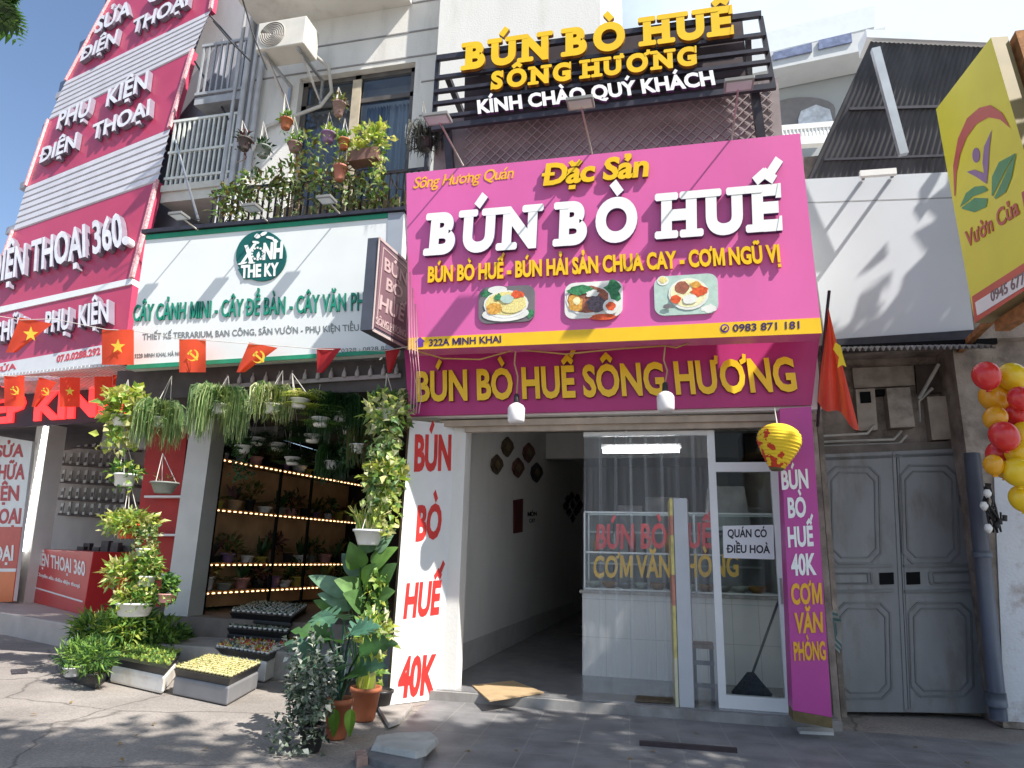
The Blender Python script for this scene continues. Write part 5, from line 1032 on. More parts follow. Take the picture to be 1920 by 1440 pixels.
# ================================================================ FLAG BUNTING
hm_y = mat('emblem_yellow', (.80, .55, .05), .7)
fr_m = leafmat('bunting_red', (.80, .10, .045), .5, .75, .08); fd_m = leafmat('bunting_dark', (.42, .02, .02), .25, .8, .1)
def bunting(px, py, w, h, Y, em, lab, twist=0.0, shape='rect', dark=False, grp='little flags on the cord'):
    c = PY(px, py, Y); s = mpp(c)
    t_ = thing('paper_flag', lab, 'flag', PY(px, py + h / 2, Y), grp)
    mb = MB(); nx_, ny_ = 8, 8; vs = []; ph = rnd(0, 6)
    for j in range(ny_ + 1):
        v = j / ny_
        for i in range(nx_ + 1):
            u = i / nx_; x = px - w / 2 + w * u; y = py - h / 2 + h * v
            if shape == 'tri': x = px - w / 2 + w * u * (1 - .75 * v) + w * .1 * v + twist * v; y += 0
            elif shape == 'fold': x = px - w / 2 + w * (u * (1 - .7 * v)) + twist * v; y += h * .18 * u * (1 - v)
            vs.append(PY(x, y, Y + .03 * math.sin(u * 5 + v * 2 + ph) * (.3 + v)))
    mb.add(vs, [(j * 9 + i, j * 9 + i + 1, (j + 1) * 9 + i + 1, (j + 1) * 9 + i) for j in range(8) for i in range(8)], 0, True)
    cl = mb.build('cloth', fd_m if dark else fr_m, t_)
    if em:
        mb = MB(); r = min(w, h) * .24; ex, ey = px + (twist * .4 if shape != 'rect' else 0), py - h * .02; pl_ = yplane(Y - .06)
        if em == 'star': mb.add([PP(ex + r * a, ey - r * b, pl_) for a, b in star_pts(rot=88)], [tuple(range(10))])
        else:
            pts = [(math.cos(R(a)), math.sin(R(a))) for a in range(-150, 80, 20)]; o_ = [PP(ex + r * .95 * a, ey - r * .95 * b, pl_) for a, b in pts]; i_ = [PP(ex + r * (.62 + .25 * abs(k - 6) / 6) * a - r * .08, ey - r * (.62 + .25 * abs(k - 6) / 6) * b, pl_) for k, (a, b) in enumerate(pts)]
            k = len(o_); mb.add(o_ + i_, [(q, q + 1, k + q + 1, k + q) for q in range(k - 1)])
            mb.bar(PP(ex - r * .55, ey - r * .45, pl_), PP(ex + r * .8, ey + r * .75, pl_), r * .28 * s, .004, upv=(0, 1, 0)); mb.bar(PP(ex - r * .75, ey - r * .1, pl_), PP(ex - r * .15, ey - r * .75, pl_), r * .34 * s, .004, upv=(0, 1, 0))
        mb.build('emblem', hm_y, cl)
    return t_
UY = 7.05
bunting(68, 628, 62, 66, 6.9, 'star', 'folded red paper flag with faint star hanging before the lower red panel', -26, 'fold')
bunting(221, 651, 60, 66, UY, 'star', 'large red paper flag with yellow star at the left edge of the white sign', 0)
bunting(361, 667, 50, 62, UY, 'hs', 'red paper flag with hammer emblem hanging before the white sign', 0)
bunting(494, 670, 54, 56, UY, 'hs', 'twisted red paper flag with hammer emblem under the green letters', -24, 'fold')
bunting(617, 676, 46, 46, UY, None, 'plain dark red triangular paper flag right of the twisted one', -4, 'tri', True)
bunting(736, 677, 28, 44, UY, None, 'dark red paper flag under the mauve light box sign', 2, 'tri', True)
LY = 8.3
bunting(27, 733, 38, 58, LY, 'hs', 'orange red paper flag with hammer emblem nearest the left picture edge', 0, grp='lower little flags')
bunting(90, 735, 34, 56, LY, 'hs', 'narrow folded paper flag with emblem in the lower row', -14, 'fold', grp='lower little flags')
bunting(131, 735, 38, 56, LY, 'star', 'orange red paper flag with yellow star in the middle of the lower row', 0, grp='lower little flags')
bunting(194, 730, 34, 48, LY, 'star', 'paper flag with yellow star overlapping another flag in the lower row', 2, grp='lower little flags')
bunting(226, 729, 28, 52, LY + .08, 'hs', 'paper flag with hammer emblem behind the overlapping star flag', 4, grp='lower little flags')
bunting(256, 730, 18, 60, LY + .2, None, 'thin dark red flag at the right end of the lower row', 4, 'tri', True, grp='lower little flags')
mb = MB(); mb.tube([PY(-20, 590, 6.9), PY(40, 600, 6.9), PY(100, 598, 6.9), PY(200, 618, UY), PY(250, 620, UY), PY(340, 636, UY), PY(385, 638, UY), PY(470, 645, UY), PY(520, 648, UY), PY(600, 655, UY), PY(720, 658, UY), PY(765, 650, UY - .3)], .005, 5)
tag(mb.build('flag_cord', M['string']), 'thin cord carrying the upper row of red flags', 'cord')
mb = MB(); mb.tube([PY(-20, 703, LY), PY(60, 707, LY), PY(150, 707, LY), PY(230, 701, LY), PY(290, 690, LY)], .005, 5)
tag(mb.build('flag_cord', M['string']), 'thin cord carrying the lower row of red flags', 'cord')
# overhead wires at the house
for i, (a, b, lab) in enumerate((((452, -10), (500, 130), 'black wire hanging down past the air conditioner'), ((400, 40), (470, 115), 'dark stay wire left of the air conditioner'))):
    mb = MB(); mb.tube([PY(*a, 7.3), PY((a[0] + b[0]) / 2 - 3, (a[1] + b[1]) / 2, 7.4), PY(*b, 7.6)], .012, 5); tag(mb.build('wire', M['cable']), lab, 'wire')

# ================================================================ PLANTS
def LM(n, c, t=.35): return leafmat(n, c, t)
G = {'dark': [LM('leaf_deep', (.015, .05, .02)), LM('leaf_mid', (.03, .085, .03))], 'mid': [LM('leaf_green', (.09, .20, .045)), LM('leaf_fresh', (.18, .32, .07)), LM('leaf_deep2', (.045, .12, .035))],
     'lime': [LM('leaf_lime', (.38, .46, .09)), LM('leaf_fresh2', (.20, .34, .07)), LM('leaf_cream', (.58, .58, .26))], 'pale': [LM('leaf_pale', (.36, .44, .22)), LM('leaf_sage', (.22, .32, .15)), LM('leaf_green3', (.10, .20, .07))],
     'var': [LM('leaf_var_cream', (.48, .5, .30)), LM('leaf_var_green', (.09, .18, .06)), LM('leaf_var_lime', (.30, .40, .13))], 'blue': [LM('leaf_blue', (.05, .13, .09), .15), LM('leaf_blue2', (.08, .18, .11), .15), LM('leaf_blue3', (.13, .23, .17), .15)],
     'olive': [LM('leaf_olive', (.13, .16, .05)), LM('leaf_brown', (.16, .12, .05)), LM('leaf_green4', (.06, .12, .04))], 'wine': [LM('leaf_wine', (.10, .04, .05)), LM('leaf_dark3', (.03, .05, .03))]}
G['mix'] = [G['mid'][1], G['lime'][0], G['mid'][0], G['lime'][2]]
def bush(mb, c, rx, ry, rz, n, L, W, nm, upb=.35, shell=.35, curl=.3):
    for i in range(n):
        d = rvec(); k = rnd(shell, 1); p = c + V((d.x * rx * k, d.y * ry * k, d.z * rz * k))
        dr_ = (d * .7 + V((0, 0, upb)) + rvec() * .7).normalized(); l = L * rnd(.6, 1.25)
        mb.leaf(p, dr_, (V((0, 0, 1)) + rvec() * .8).normalized(), l, W * rnd(.7, 1.2), random.randrange(nm), curl)
def droop(mb, c, r, n, ln, w, nm, up_=.12):
    for i in range(n):
        a = rnd(0, 6.283); k = rnd(.3, 1); o = V((math.cos(a), math.sin(a), 0)); l = ln * rnd(.35, 1.1); pts = []
        for j in range(6):
            t = j / 5; pts.append(c + o * r * k * math.sin(min(1, t * 1.6) * 1.45) + V((0, 0, up_ * math.sin(t * 3.14) * rnd(.8, 1.2) - l * max(0, t - .2) ** 1.15)) + rvec() * .012)
        mb.ribbon(pts, w * rnd(.7, 1.2), o.cross(V((0, 0, 1))), random.randrange(nm))
def fern(mb, c, n, L, w, nm, up_=.8, lf=9):
    for i in range(n):
        a = rnd(0, 6.283); o = V((math.cos(a), math.sin(a), 0)); l = L * rnd(.6, 1.15); e = rnd(.35, 1.0) * up_; mi = random.randrange(nm); sd = o.cross(V((0, 0, 1)))
        prev = None
        for j in range(lf):
            t = (j + 1) / lf; p = c + o * l * t * .85 + V((0, 0, l * e * (t - .9 * t * t)))
            d = (o * .7 + V((0, 0, e * (1 - 1.8 * t)))).normalized(); ww = w * math.sin(math.pi * (.12 + .85 * t))
            for sg in (-1, 1): mb.leaf(p, (sd * sg + d * .5).normalized(), V((0, 0, 1)), ww, ww * .32, mi, .3)
def vine(mb, p, ln, n, L, W, nm, spread=.1):
    for i in range(n):
        t = rnd(); q = p + V((rnd(-spread, spread), rnd(-spread, spread), -ln * t))
        mb.leaf(q, (rvec() + V((0, -.4, -.5))).normalized(), (V((0, -1, .5)) + rvec() * .6).normalized(), L * rnd(.6, 1.2), W * rnd(.6, 1.2), random.randrange(nm), .3)
def bigleaf(mb, p, d, n, L, W, mi, split=False, droop_=.4):
    d = d.normalized(); sd = d.cross(n).normalized(); n = sd.cross(d).normalized(); K = 14; mid = []; le = []; ri = []
    for i in range(K + 1):
        t = i / K; c = p + d * L * t - n * L * droop_ * t * t * .6; w = W / 2 * (math.sin(math.pi * min(1, t ** .62)) ** .8 if t < 1 else 0)
        if split and i % 3 == 2 and 1 < i < K - 1: w *= .42
        mid.append(c); le.append(c + sd * w + n * w * .25 - d * L * .05 * (1 - t)); ri.append(c - sd * w + n * w * .25 - d * L * .05 * (1 - t))
    vs = mid + le + ri; k = K + 1; fs = []
    for i in range(K): fs += [(i, i + 1, k + i + 1, k + i), (i + 1, i, 2 * k + i, 2 * k + i + 1)]
    mb.add(vs, fs, mi, False)
def pot_mesh(mb, c, rt_, rb_, h, mi=0, rim=True, n=18):
    pr_ = [(rb_ * .9, 0), (rb_, .01), (rt_ * .97, h * .86)] + ([(rt_ * 1.07, h * .86), (rt_ * 1.07, h), (rt_ * .93, h), (rt_ * .9, h * .9)] if rim else [(rt_, h), (rt_ * .93, h), (rt_ * .9, h * .9)])
    return mb.lathe(pr_, c, n, mi)
def plant(name, lab, cat, base, fol, mats, pot=None, group=None, hang=None, soil=True):
    t_ = thing(name, lab, cat, base, group)
    mb = MB(); fol(mb); mb.build('foliage', mats, t_)
    if pot:
        rt_, rb_, h, m = pot; mb = MB(); pot_mesh(mb, base, rt_, rb_, h); po = mb.build('pot', m, t_)
        if soil: mb = MB(); mb.lathe([(rt_ * .88, 0), (rt_ * .5, .012), (.005, .015)], base + V((0, 0, h * .88)), 14); mb.build('soil', M['soil'], po)
    if hang is not None:
        mb = MB(); tp, rr, z0 = hang
        for k in range(3): a = k * 2.1 + .4; mb.tube([base + V((rr * math.cos(a), rr * math.sin(a), z0)), tp], .005, 5)
        mb.build('hanger', M['string'], t_)
    return t_
wp = M['white_plastic']; bp_ = M['black_plastic']; tc_ = M['terracotta']
pinkpot = mat('pink_pot', (.6, .3, .28), .5); greypot = mat('grey_pot', (.25, .27, .25), .6, .15); brownpot = mat('striped_pot', (.30, .19, .17), .6, .4, 30, streak=6); purplepot = mat('purple_pot', (.25, .14, .28), .5); redpot = mat('red_pot', (.66, .09, .04), .5); yelpot = mat('yellow_pot', (.5, .42, .08), .5)
# hanging row under the white sign
def hp(px, py, Y, top, lab, kind, r, drop, n, mats, pot=None, w=.02):
    c = PY(px, py, Y); tp = PY(top[0], top[1], Y + .1)
    f = {'droop': lambda mb: (droop(mb, c + V((0, 0, .16)), r * 1.15, int(n * 1.7), drop, w, len(mats), .2), bush(mb, c + V((0, 0, .12)), r * .9, r * .9, .17, int(n * 1.3), .13, .02, len(mats))),
         'fern': lambda mb: (fern(mb, c + V((0, 0, .1)), int(n * 1.8), drop * 1.15, w, len(mats), 1.0), fern(mb, c + V((0, 0, .02)), n, drop, w, len(mats), .3)),
         'bush': lambda mb: (bush(mb, c + V((0, 0, .12)), r, r, r * .75, n, .09, .05, len(mats)), vine(mb, c, drop, n // 2, .08, .045, len(mats), r * .6))}[kind]
    plant('hanging_plant', lab, 'hanging plant', c, f, mats, pot or (.11, .08, .11, wp), 'hanging plants under the white sign', (tp, .12, .13))
hp(296, 800, 7.15, (322, 705), 'trailing pale stemmed hanging plant left of the white pillar', 'droop', .26, .55, 230, G['pale'])
hp(410, 775, 7.15, (428, 705), 'largest trailing hanging plant with pale drooping stems, in front of the pillar', 'droop', .32, .62, 300, G['pale'])
hp(508, 775, 7.2, (530, 695), 'small variegated hanging plant with white pot left of the yellow fern', 'droop', .24, .34, 170, G['var'])
hp(560, 765, 7.25, (548, 700), 'yellow green hanging fern with broad fronds', 'fern', .2, .34, 26, G['lime'], w=.085)
hp(635, 790, 7.7, (630, 705), 'dark bluish hanging fern with long thin fronds under the sign right part', 'droop', .34, .5, 300, G['dark'] + [G['mid'][2]], w=.014)
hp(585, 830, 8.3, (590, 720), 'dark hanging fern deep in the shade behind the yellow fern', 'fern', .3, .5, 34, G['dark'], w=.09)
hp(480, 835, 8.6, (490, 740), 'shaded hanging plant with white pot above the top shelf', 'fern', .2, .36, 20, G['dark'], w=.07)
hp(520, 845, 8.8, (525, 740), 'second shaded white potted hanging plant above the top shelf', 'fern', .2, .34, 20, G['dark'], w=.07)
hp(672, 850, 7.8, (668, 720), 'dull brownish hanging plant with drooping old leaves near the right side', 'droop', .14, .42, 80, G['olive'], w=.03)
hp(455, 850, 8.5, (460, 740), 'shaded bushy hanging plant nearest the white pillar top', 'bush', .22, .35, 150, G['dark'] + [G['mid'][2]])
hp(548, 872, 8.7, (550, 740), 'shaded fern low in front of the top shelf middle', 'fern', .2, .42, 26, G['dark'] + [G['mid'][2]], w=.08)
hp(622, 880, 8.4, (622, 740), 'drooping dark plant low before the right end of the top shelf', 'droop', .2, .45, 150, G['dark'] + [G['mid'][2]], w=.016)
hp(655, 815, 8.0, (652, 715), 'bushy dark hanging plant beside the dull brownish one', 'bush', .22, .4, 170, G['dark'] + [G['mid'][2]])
hp(600, 800, 7.5, (602, 710), 'thin leaved green hanging fern right of the yellow fern', 'fern', .2, .4, 26, G['mid'], w=.07)
# right leafy column
c = PY(727, 790, 6.95)
plant('pothos', 'cream variegated pothos cascading beside the magenta fascia', 'hanging plant', c, lambda mb: (bush(mb, c + V((0, 0, .08)), .28, .22, .28, 420, .11, .075, 3), vine(mb, c, 1.0, 420, .10, .065, 3, .16)), G['var'], (.12, .09, .14, wp), hang=(PY(725, 700, 7.0), .1, .12))
c2 = PY(725, 910, 6.95)
plant('pothos', 'bright yellow green pothos under the cream one, left of the white price board', 'hanging plant', c2, lambda mb: (bush(mb, c2 + V((-.03, 0, .1)), .24, .18, .2, 200, .13, .085, 3), vine(mb, c2, .5, 130, .10, .06, 3, .12)), G['lime'], (.1, .07, .11, greypot), hang=(PY(722, 830, 7.0), .08, .1))
c3 = PY(690, 1022, 6.9)
plant('spider_plant', 'short upright yellow green grass plant in a white hanging trough', 'hanging plant', c3, lambda mb: [mb.ribbon([c3 + V((x, rnd(-.06, .06), .16)), c3 + V((x * 1.25, rnd(-.1, .05), .30)), c3 + V((x * 1.6 + rnd(-.05, .05), rnd(-.14, .1), rnd(.3, .44)))], .022, None, random.randrange(3)) for x in [rnd(-.13, .13) for _ in range(90)]], G['lime'], (.16, .11, .16, wp), hang=(PY(700, 925, 6.95), .14, .15))
# left leafy column of hanging pots
YC = 7.0
def col(px, py, rx, rz, n, mats, lab, pot, L=.10, W=.07, vln=0, name='hanging_plant', hang=None):
    c = PY(px, py, YC); s = mpp(c); rx *= s * 1.15; rz *= s * 1.2
    plant(name, lab, 'hanging plant', c, lambda mb: (bush(mb, c + V((0, 0, pot[2] * .8 + rz * .5)), rx, rx * .8, rz, int(n * 1.5), L, W, len(mats)), vine(mb, c + V((0, 0, pot[2])), vln, int(n * .5), L * .8, W * .8, len(mats), rx * .6) if vln else None), mats, pot, 'hanging pots in the left leafy column', hang)
col(228, 800, 38, 34, 200, G['lime'], 'topmost yellow green pothos of the left leafy column', (.13, .09, .14, wp), .13, .10, .45, 'pothos', (PY(240, 712, 7.2), .1, .14))
col(232, 912, 26, 14, 60, G['mid'] + G['lime'][:1], 'small plant in a white square pot in the middle of the left leafy column', (.12, .1, .15, wp), .09, .06, .2, hang=(PY(236, 820, 7.1), .1, .14))
col(240, 1010, 48, 15, 300, G['lime'], 'wide fern like plant in a red pot of the left leafy column', (.13, .10, .17, redpot), .11, .045, .12, hang=(PY(243, 900, 7.1), .11, .16))
col(268, 1045, 22, 30, 160, G['var'], 'flowering cream spotted plant right of the red pot', (.09, .07, .1, wp), .06, .05, .4)
col(232, 1105, 36, 22, 220, G['lime'], 'pale green bushy plant in a small orange red pot', (.10, .08, .13, redpot), .12, .045, .1)
col(272, 1100, 24, 30, 220, G['mix'], 'yellow and green leafy plant behind the white trough', (.1, .08, .12, wp), .08, .06, .3)
col(250, 1155, 38, 18, 220, G['mix'], 'low plant in a white oval trough at the foot of the left leafy column', (.2, .16, .15, wp), .09, .06, 0)
col(312, 1130, 16, 20, 110, G['mid'], 'small green plant beside the shelf edge at the foot of the left leafy column', (.1, .08, .1, pinkpot), .08, .06, .1)
col(306, 925, 10, 8, 16, G['olive'], 'nearly bare plant in a white hanging basket left of the pillar', (.15, .1, .13, greypot), .12, .02, .0, hang=(PY(305, 850, 7.05), .13, .12))
# ground plants at the left
def gp(px, py, z, rx, rz, n, mats, lab, L, W, pot, kind='bush', name='potted_plant', off=0.0):
    b = PZ(px, py, z); s = mpp(b); rx *= s; rz *= s
    f = (lambda mb: bush(mb, b + V((0, 0, pot[2] + rz * .75)), rx, rx * .8, rz, n, L, W, len(mats))) if kind == 'bush' else (lambda mb: fern(mb, b + V((0, 0, pot[2])), n, L, W, len(mats), 1.0))
    plant(name, lab, 'plant', b, f, mats, pot)
tr0 = MB(); a, b, c, d = PZ(112, 1268, 0), PZ(178, 1293, 0), PZ(205, 1272, 0), PZ(140, 1250, 0); tr0.hexa([a, b, c, d], [p + V((0, 0, .07)) for p in (a, b, c, d)]); tag(tr0.build('plant_tray', bp_), 'flat black tray of leafy ferns at the far left front', 'tray')
gp(135, 1268, .072, 32, 26, 420, G['mid'] + [G['lime'][1]], 'feathery fern in a white pot at the left end of the black tray', .10, .022, (.1, .08, .1, wp))
gp(174, 1280, .072, 36, 34, 520, G['mid'] + [G['lime'][1]], 'feathery fern in a small dark pot at the right end of the black tray', .11, .022, (.1, .08, .1, bp_))
gp(160, 1240, 0, 34, 34, 420, G['lime'][:2] + G['mid'], 'leafy palm like plant behind the black fern tray', .2, .045, (.12, .09, .16, bp_))
gp(222, 1252, 0, 54, 50, 1100, G['mid'] + G['lime'][:2], 'large feathery green bush in the middle of the left plants', .15, .04, (.15, .11, .2, mat('brown_pot', (.14, .07, .05), .6)))
gp(290, 1250, 0, 52, 36, 1000, G['mid'] + [G['mid'][1], G['lime'][1]], 'broad bushy green fern behind the foam box', .12, .04, (.15, .12, .16, bp_))
gp(332, 1238, 0, 26, 24, 420, G['mid'] + [G['lime'][1]], 'small round green fern right of the broad fern', .1, .03, (.1, .08, .12, wp))
gp(375, 1200, .1, 34, 26, 260, G['dark'], 'dark shaded bush at the foot of the white pillar', .14, .05, (.14, .1, .14, bp_))
# plastic bag
bg_ = PZ(140, 1215, 0); mb = MB(); mb.lathe([(.12, 0), (.17, .04), (.16, .12), (.10, .19), (.03, .22)], bg_, 11)
for i, v in enumerate(mb.v): mb.v[i] = v + rvec() * .025
tag(mb.build('plastic_bag', mat('bag', (.5, .45, .45), .4, .4, 14)), 'crumpled whitish plastic bag with dark top beside the left ferns', 'bag')
# boxes with seedling trays
def boxpx(name, lab, cat, A, B, C, z, topA, m, bev=.015):
    a, b, c = PZ(*A, z), PZ(*B, z), PZ(*C, z); d = a + c - b; h = PP(*topA, (a, (EYE - a).normalized().cross(V((0, 0, 1))).cross(V((0, 0, 1))))).z - z
    mb = MB(); mb.hexa([a, b, c, d], [p + V((0, 0, h)) for p in (a, b, c, d)]); o_ = tag(mb.build(name, m, bevel=bev), lab, cat); return (a, b, c, d, z + h)
def traypx(lab, q, mats, cup, n, m_, L, dens=4, inset=0.0, hgt=.07, wmul=.6):
    a, b, c, d, z = q; ctr = (a + b + c + d) / 4; sc_ = 1.03; a, b, c, d = [ctr + (p - ctr) * sc_ for p in (a, b, c, d)]
    for p in (a, b, c, d): p.z = z + .004
    t_ = thing('seedling_tray', lab, 'tray', V((ctr.x, ctr.y, z + .004)))
    mb = MB(); mb.hexa([ctr.lerp(p, .92) * 1 + V((0, 0, 0)) for p in (V((a.x, a.y, z + .004)), V((b.x, b.y, z + .004)), V((c.x, c.y, z + .004)), V((d.x, d.y, z + .004)))], [p + V((0, 0, hgt)) for p in (a, b, c, d)]); mb.build('tray', bp_, t_)
    mb = MB(); nu, nv = n
    for i in range(nu):
        for j in range(nv):
            u, v = (i + .5) / nu, (j + .5) / nv; p = (a * (1 - u) + b * u) * (1 - v) + (d * (1 - u) + c * u) * v + V((0, 0, hgt + .004))
            if cup: mb.lathe([(.022, 0), (.03, .022), (.028, .024)], p, 7, len(mats))
            k0 = random.randrange(len(mats))
            for k in range(dens): mb.leaf(p + V((rnd(-.012, .012), rnd(-.012, .012), .018)), (rvec() + V((0, 0, 1.1))).normalized(), rvec(), L * rnd(.6, 1.2), L * wmul * rnd(.7, 1.2), k0 if rnd() < .7 else random.randrange(len(mats)), .2)
    mb.build('seedlings', mats + [m_], t_)['kind'] = 'stuff'; return t_
foam = mat('foam', (.78, .75, .70), .8, .06, 10, dirt=(.45, .28, .18), dirt_amt=.5, dirt_scale=3)
q1 = boxpx('foam_box', 'white foam box with reddish dirt, front left under a seedling tray', 'box', (206, 1280), (305, 1303), (332, 1268), 0, (206, 1247), foam, .03)
traypx('black tray of bright green seedlings on the white foam box', q1, G['lime'][:2] + G['mid'][1:2], False, (20, 9), bp_, .05, 3)
q2 = boxpx('plastic_box', 'grey plastic box in front under the tray of yellow cups', 'box', (322, 1302), (425, 1324), (482, 1291), 0, (322, 1268), mat('grey_box', (.22, .22, .23), .5, .1), .02)
cupm = mat('cup_yellow', (.62, .55, .28), .5, .1)
traypx('black tray of small pale yellow succulent cups on the grey box', q2, [LM('seed_yellow', (.62, .58, .30)), LM('seed_lime', (.40, .42, .14))], True, (15, 9), cupm, .035, 3)
q3 = boxpx('foam_box', 'white foam box behind the grey box, under succulents', 'box', (398, 1262), (496, 1280), (556, 1246), .0, (398, 1226), foam, .02)
traypx('black tray of white, red and yellow succulents behind the yellow cups', q3, [LM('succ_white', (.62, .62, .56)), LM('succ_green', (.14, .20, .16)), LM('succ_red', (.62, .12, .08)), LM('succ_yellow', (.62, .48, .08))], True, (13, 10), wp, .05, 6)
for i, (A, B, C, z, tp, lab) in enumerate((((425, 1196), (535, 1206), (562, 1180), .32, (425, 1188), 'flat black tray of dull grey green succulents on the ramp'), ((430, 1166), (545, 1176), (575, 1152), .5, (430, 1158), 'rear black tray of dark succulents at the back of the ramp'))):
    q = boxpx('crate', ['low black crate on the ramp carrying grey green succulents', 'low dark crate furthest back carrying dark succulents'][i], 'crate', A, B, C, z, tp, bp_)
    traypx(lab, q, [LM('succ_grey%d' % i, (.20, .25, .20)), LM('succ_pale%d' % i, (.4, .42, .36)), G['dark'][1]], True, (12, 8), wp, .05, 5)
# plants at the right, in front of the board
def tcpot(px, pyb, pyt, w, m, z=0):
    b = PZ(px, pyb, z); s = mpp(b); return b, (w * .5 * s, w * .36 * s, (pyb - pyt) * s * .97, m)
b, pt = tcpot(682, 1350, 1290, 56, tc_)
bA = b.copy()
plant('snake_plant', 'upright plant with pale striped sheath in the rear terracotta pot', 'plant', b, lambda mb: ([bigleaf(mb, bA + V((rnd(-.05, .05), rnd(-.05, .05), pt[2] * .85)), V((rnd(-.35, .35), rnd(-.25, .15), 1)), V((rnd(-.3, .3), -1, .2)), rnd(.28, .5), rnd(.07, .12), k % 3, False, .15) for k in range(14)], bush(mb, bA + V((.06, -.02, .75)), .2, .15, .18, 150, .12, .05, 3)), [G['mid'][1], G['lime'][0], G['var'][0]], pt)
b2, pt2 = tcpot(630, 1384, 1312, 52, tc_); bB = b2.copy()
def monstera(mb):
    for (x, y, az, ln, w, mi, up_) in ((-.20, .02, 150, .42, .36, 1, .9), (.0, -.08, -80, .40, .34, 0, .35), (.22, .0, 10, .36, .30, 2, .6), (-.08, -.1, -120, .36, .30, 0, .3), (.15, -.12, -40, .34, .28, 2, .3), (-.28, -.05, 190, .38, .3, 1, .55), (.05, .1, 60, .36, .3, 0, .8), (-.05, -.02, -100, .3, .26, 2, .7), (-.16, -.06, -150, .36, .30, 2, .75), (.12, -.06, -30, .36, .3, 0, .85), (-.02, .0, -95, .38, .32, 0, 1.0), (-.3, .02, 170, .34, .28, 2, .3), (.2, -.04, -10, .32, .26, 1, .35), (-.1, .0, -70, .34, .28, 1, .5)):
        d = V((math.cos(R(az)), math.sin(R(az)), .45)); h = pt2[2] + up_ * .62
        x *= .72; p = bB + V((x, y, h)); bigleaf(mb, p, d, V((d.x * .3, -.75, 1)), ln * .86, w * .9, mi, True, .5); mb.tube([bB + V((0, 0, pt2[2] * .8)), bB + V((x * .5, y * .5, h * .8)), p], .010, 5, mi)
plant('monstera', 'monstera with large split leaves in the front terracotta pot', 'plant', b2, monstera, G['blue'][:2] + [G['mid'][2]], pt2)
bC, pt3 = PZ(668, 1318, 0), (.17, .12, .26, bp_)
def philo(mb):
    for (x, z, az, ln, w, mi) in ((-.02, 1.50, 80, .42, .26, 1), (.14, 1.35, 20, .36, .26, 0), (-.12, 1.26, 150, .38, .24, 2), (.05, 1.15, -60, .36, .3, 0), (-.30, 1.06, 165, .55, .22, 2), (.16, 1.0, -20, .36, .28, 1), (-.2, .94, 200, .44, .24, 2), (.0, .95, -95, .34, .28, 1), (.12, 1.52, 40, .34, .24, 2), (-.1, 1.08, -120, .36, .28, 1), (.2, 1.18, 0, .34, .26, 1), (-.05, 1.34, -100, .32, .26, 0), (.1, .8, -60, .34, .26, 2), (-.35, .86, 170, .4, .18, 0)):
        x *= .7; p = bC + V((x, rnd(-.1, .05), z)); d = V((math.cos(R(az)) * .6, math.sin(R(az)) * .3 - .25, .65 if z > 1.1 else .3)); bigleaf(mb, p, d, V((rnd(-.3, .3), -1, rnd(.4, .9))), ln * .86, w * .9, mi, False, rnd(.25, .8)); mb.tube([bC + V((0, 0, .2)), bC + V((x * .6, 0, z * .7)), p], .011, 5, 1)
plant('philodendron', 'tall philodendron with big paddle leaves behind the monstera', 'plant', bC, philo, [G['mid'][0], LM('philo_mid', (.10, .20, .065), .2), LM('philo_blue', (.115, .20, .13), .2)], pt3)
b4, pt4 = tcpot(582, 1408, 1360, 50, bp_); bD = b4.copy()
def zz(mb):
    for k in range(30):
        x, y = rnd(-.15, .10), rnd(-.12, .08); top = rnd(.2, .70); n = int(top * 60); lean = V((rnd(-.16, .08), rnd(-.08, .08), 0))
        for i in range(n):
            t = (i + 2) / (n + 2); q = bD + V((x, y, pt4[2])) + lean * t + V((0, 0, top * t)); mb.leaf(q, (rvec() + V((0, -.2, .25))).normalized(), (V((0, -.5, 1)) + rvec() * .5).normalized(), .062 * rnd(.6, 1.2), .042, random.randrange(3), .2)
    bush(mb, bD + V((-.08, -.08, pt4[2] * .6)), .26, .16, .2, 240, .055, .04, 3); bush(mb, bD + V((-.03, -.04, pt4[2] + .25)), .19, .17, .22, 320, .06, .042, 3, .2)
plant('peperomia', 'dark bushy plant with small round silvery leaves in the frontmost black pot', 'plant', b4, zz, [LM('zz_dark', (.06, .09, .06), .1), LM('zz_mid', (.12, .16, .11), .1), LM('zz_silver', (.36, .38, .33), .1)], pt4)
b5 = PZ(712, 1195, .35)
plant('climbing_plant', 'yellow green climbing plant between the philodendron and the white price board', 'plant', PZ(712, 1330, 0), lambda mb: (vine(mb, PY(712, 1060, 7.0), 1.5, 330, .10, .06, 3, .1),), G['mix'][:3], (.12, .09, .18, bp_))
mb = MB(); sd_ = PZ(655, 1330, 0)
for k, (dx, dy) in enumerate(((-.12, -.18), (.12, -.24))): p = PZ((626, 656)[k], 1362, .14); bigleaf(mb, p + V((0, 0, .12)), V((.05, -.1, -1)), V((0, -1, .1)), .2, .1, 0, False, .1)
tag(mb.build('fallen_leaf', [LM('tag_leaf', (.10, .22, .03))]), 'two light green leaves hanging against the terracotta pots', 'leaf')

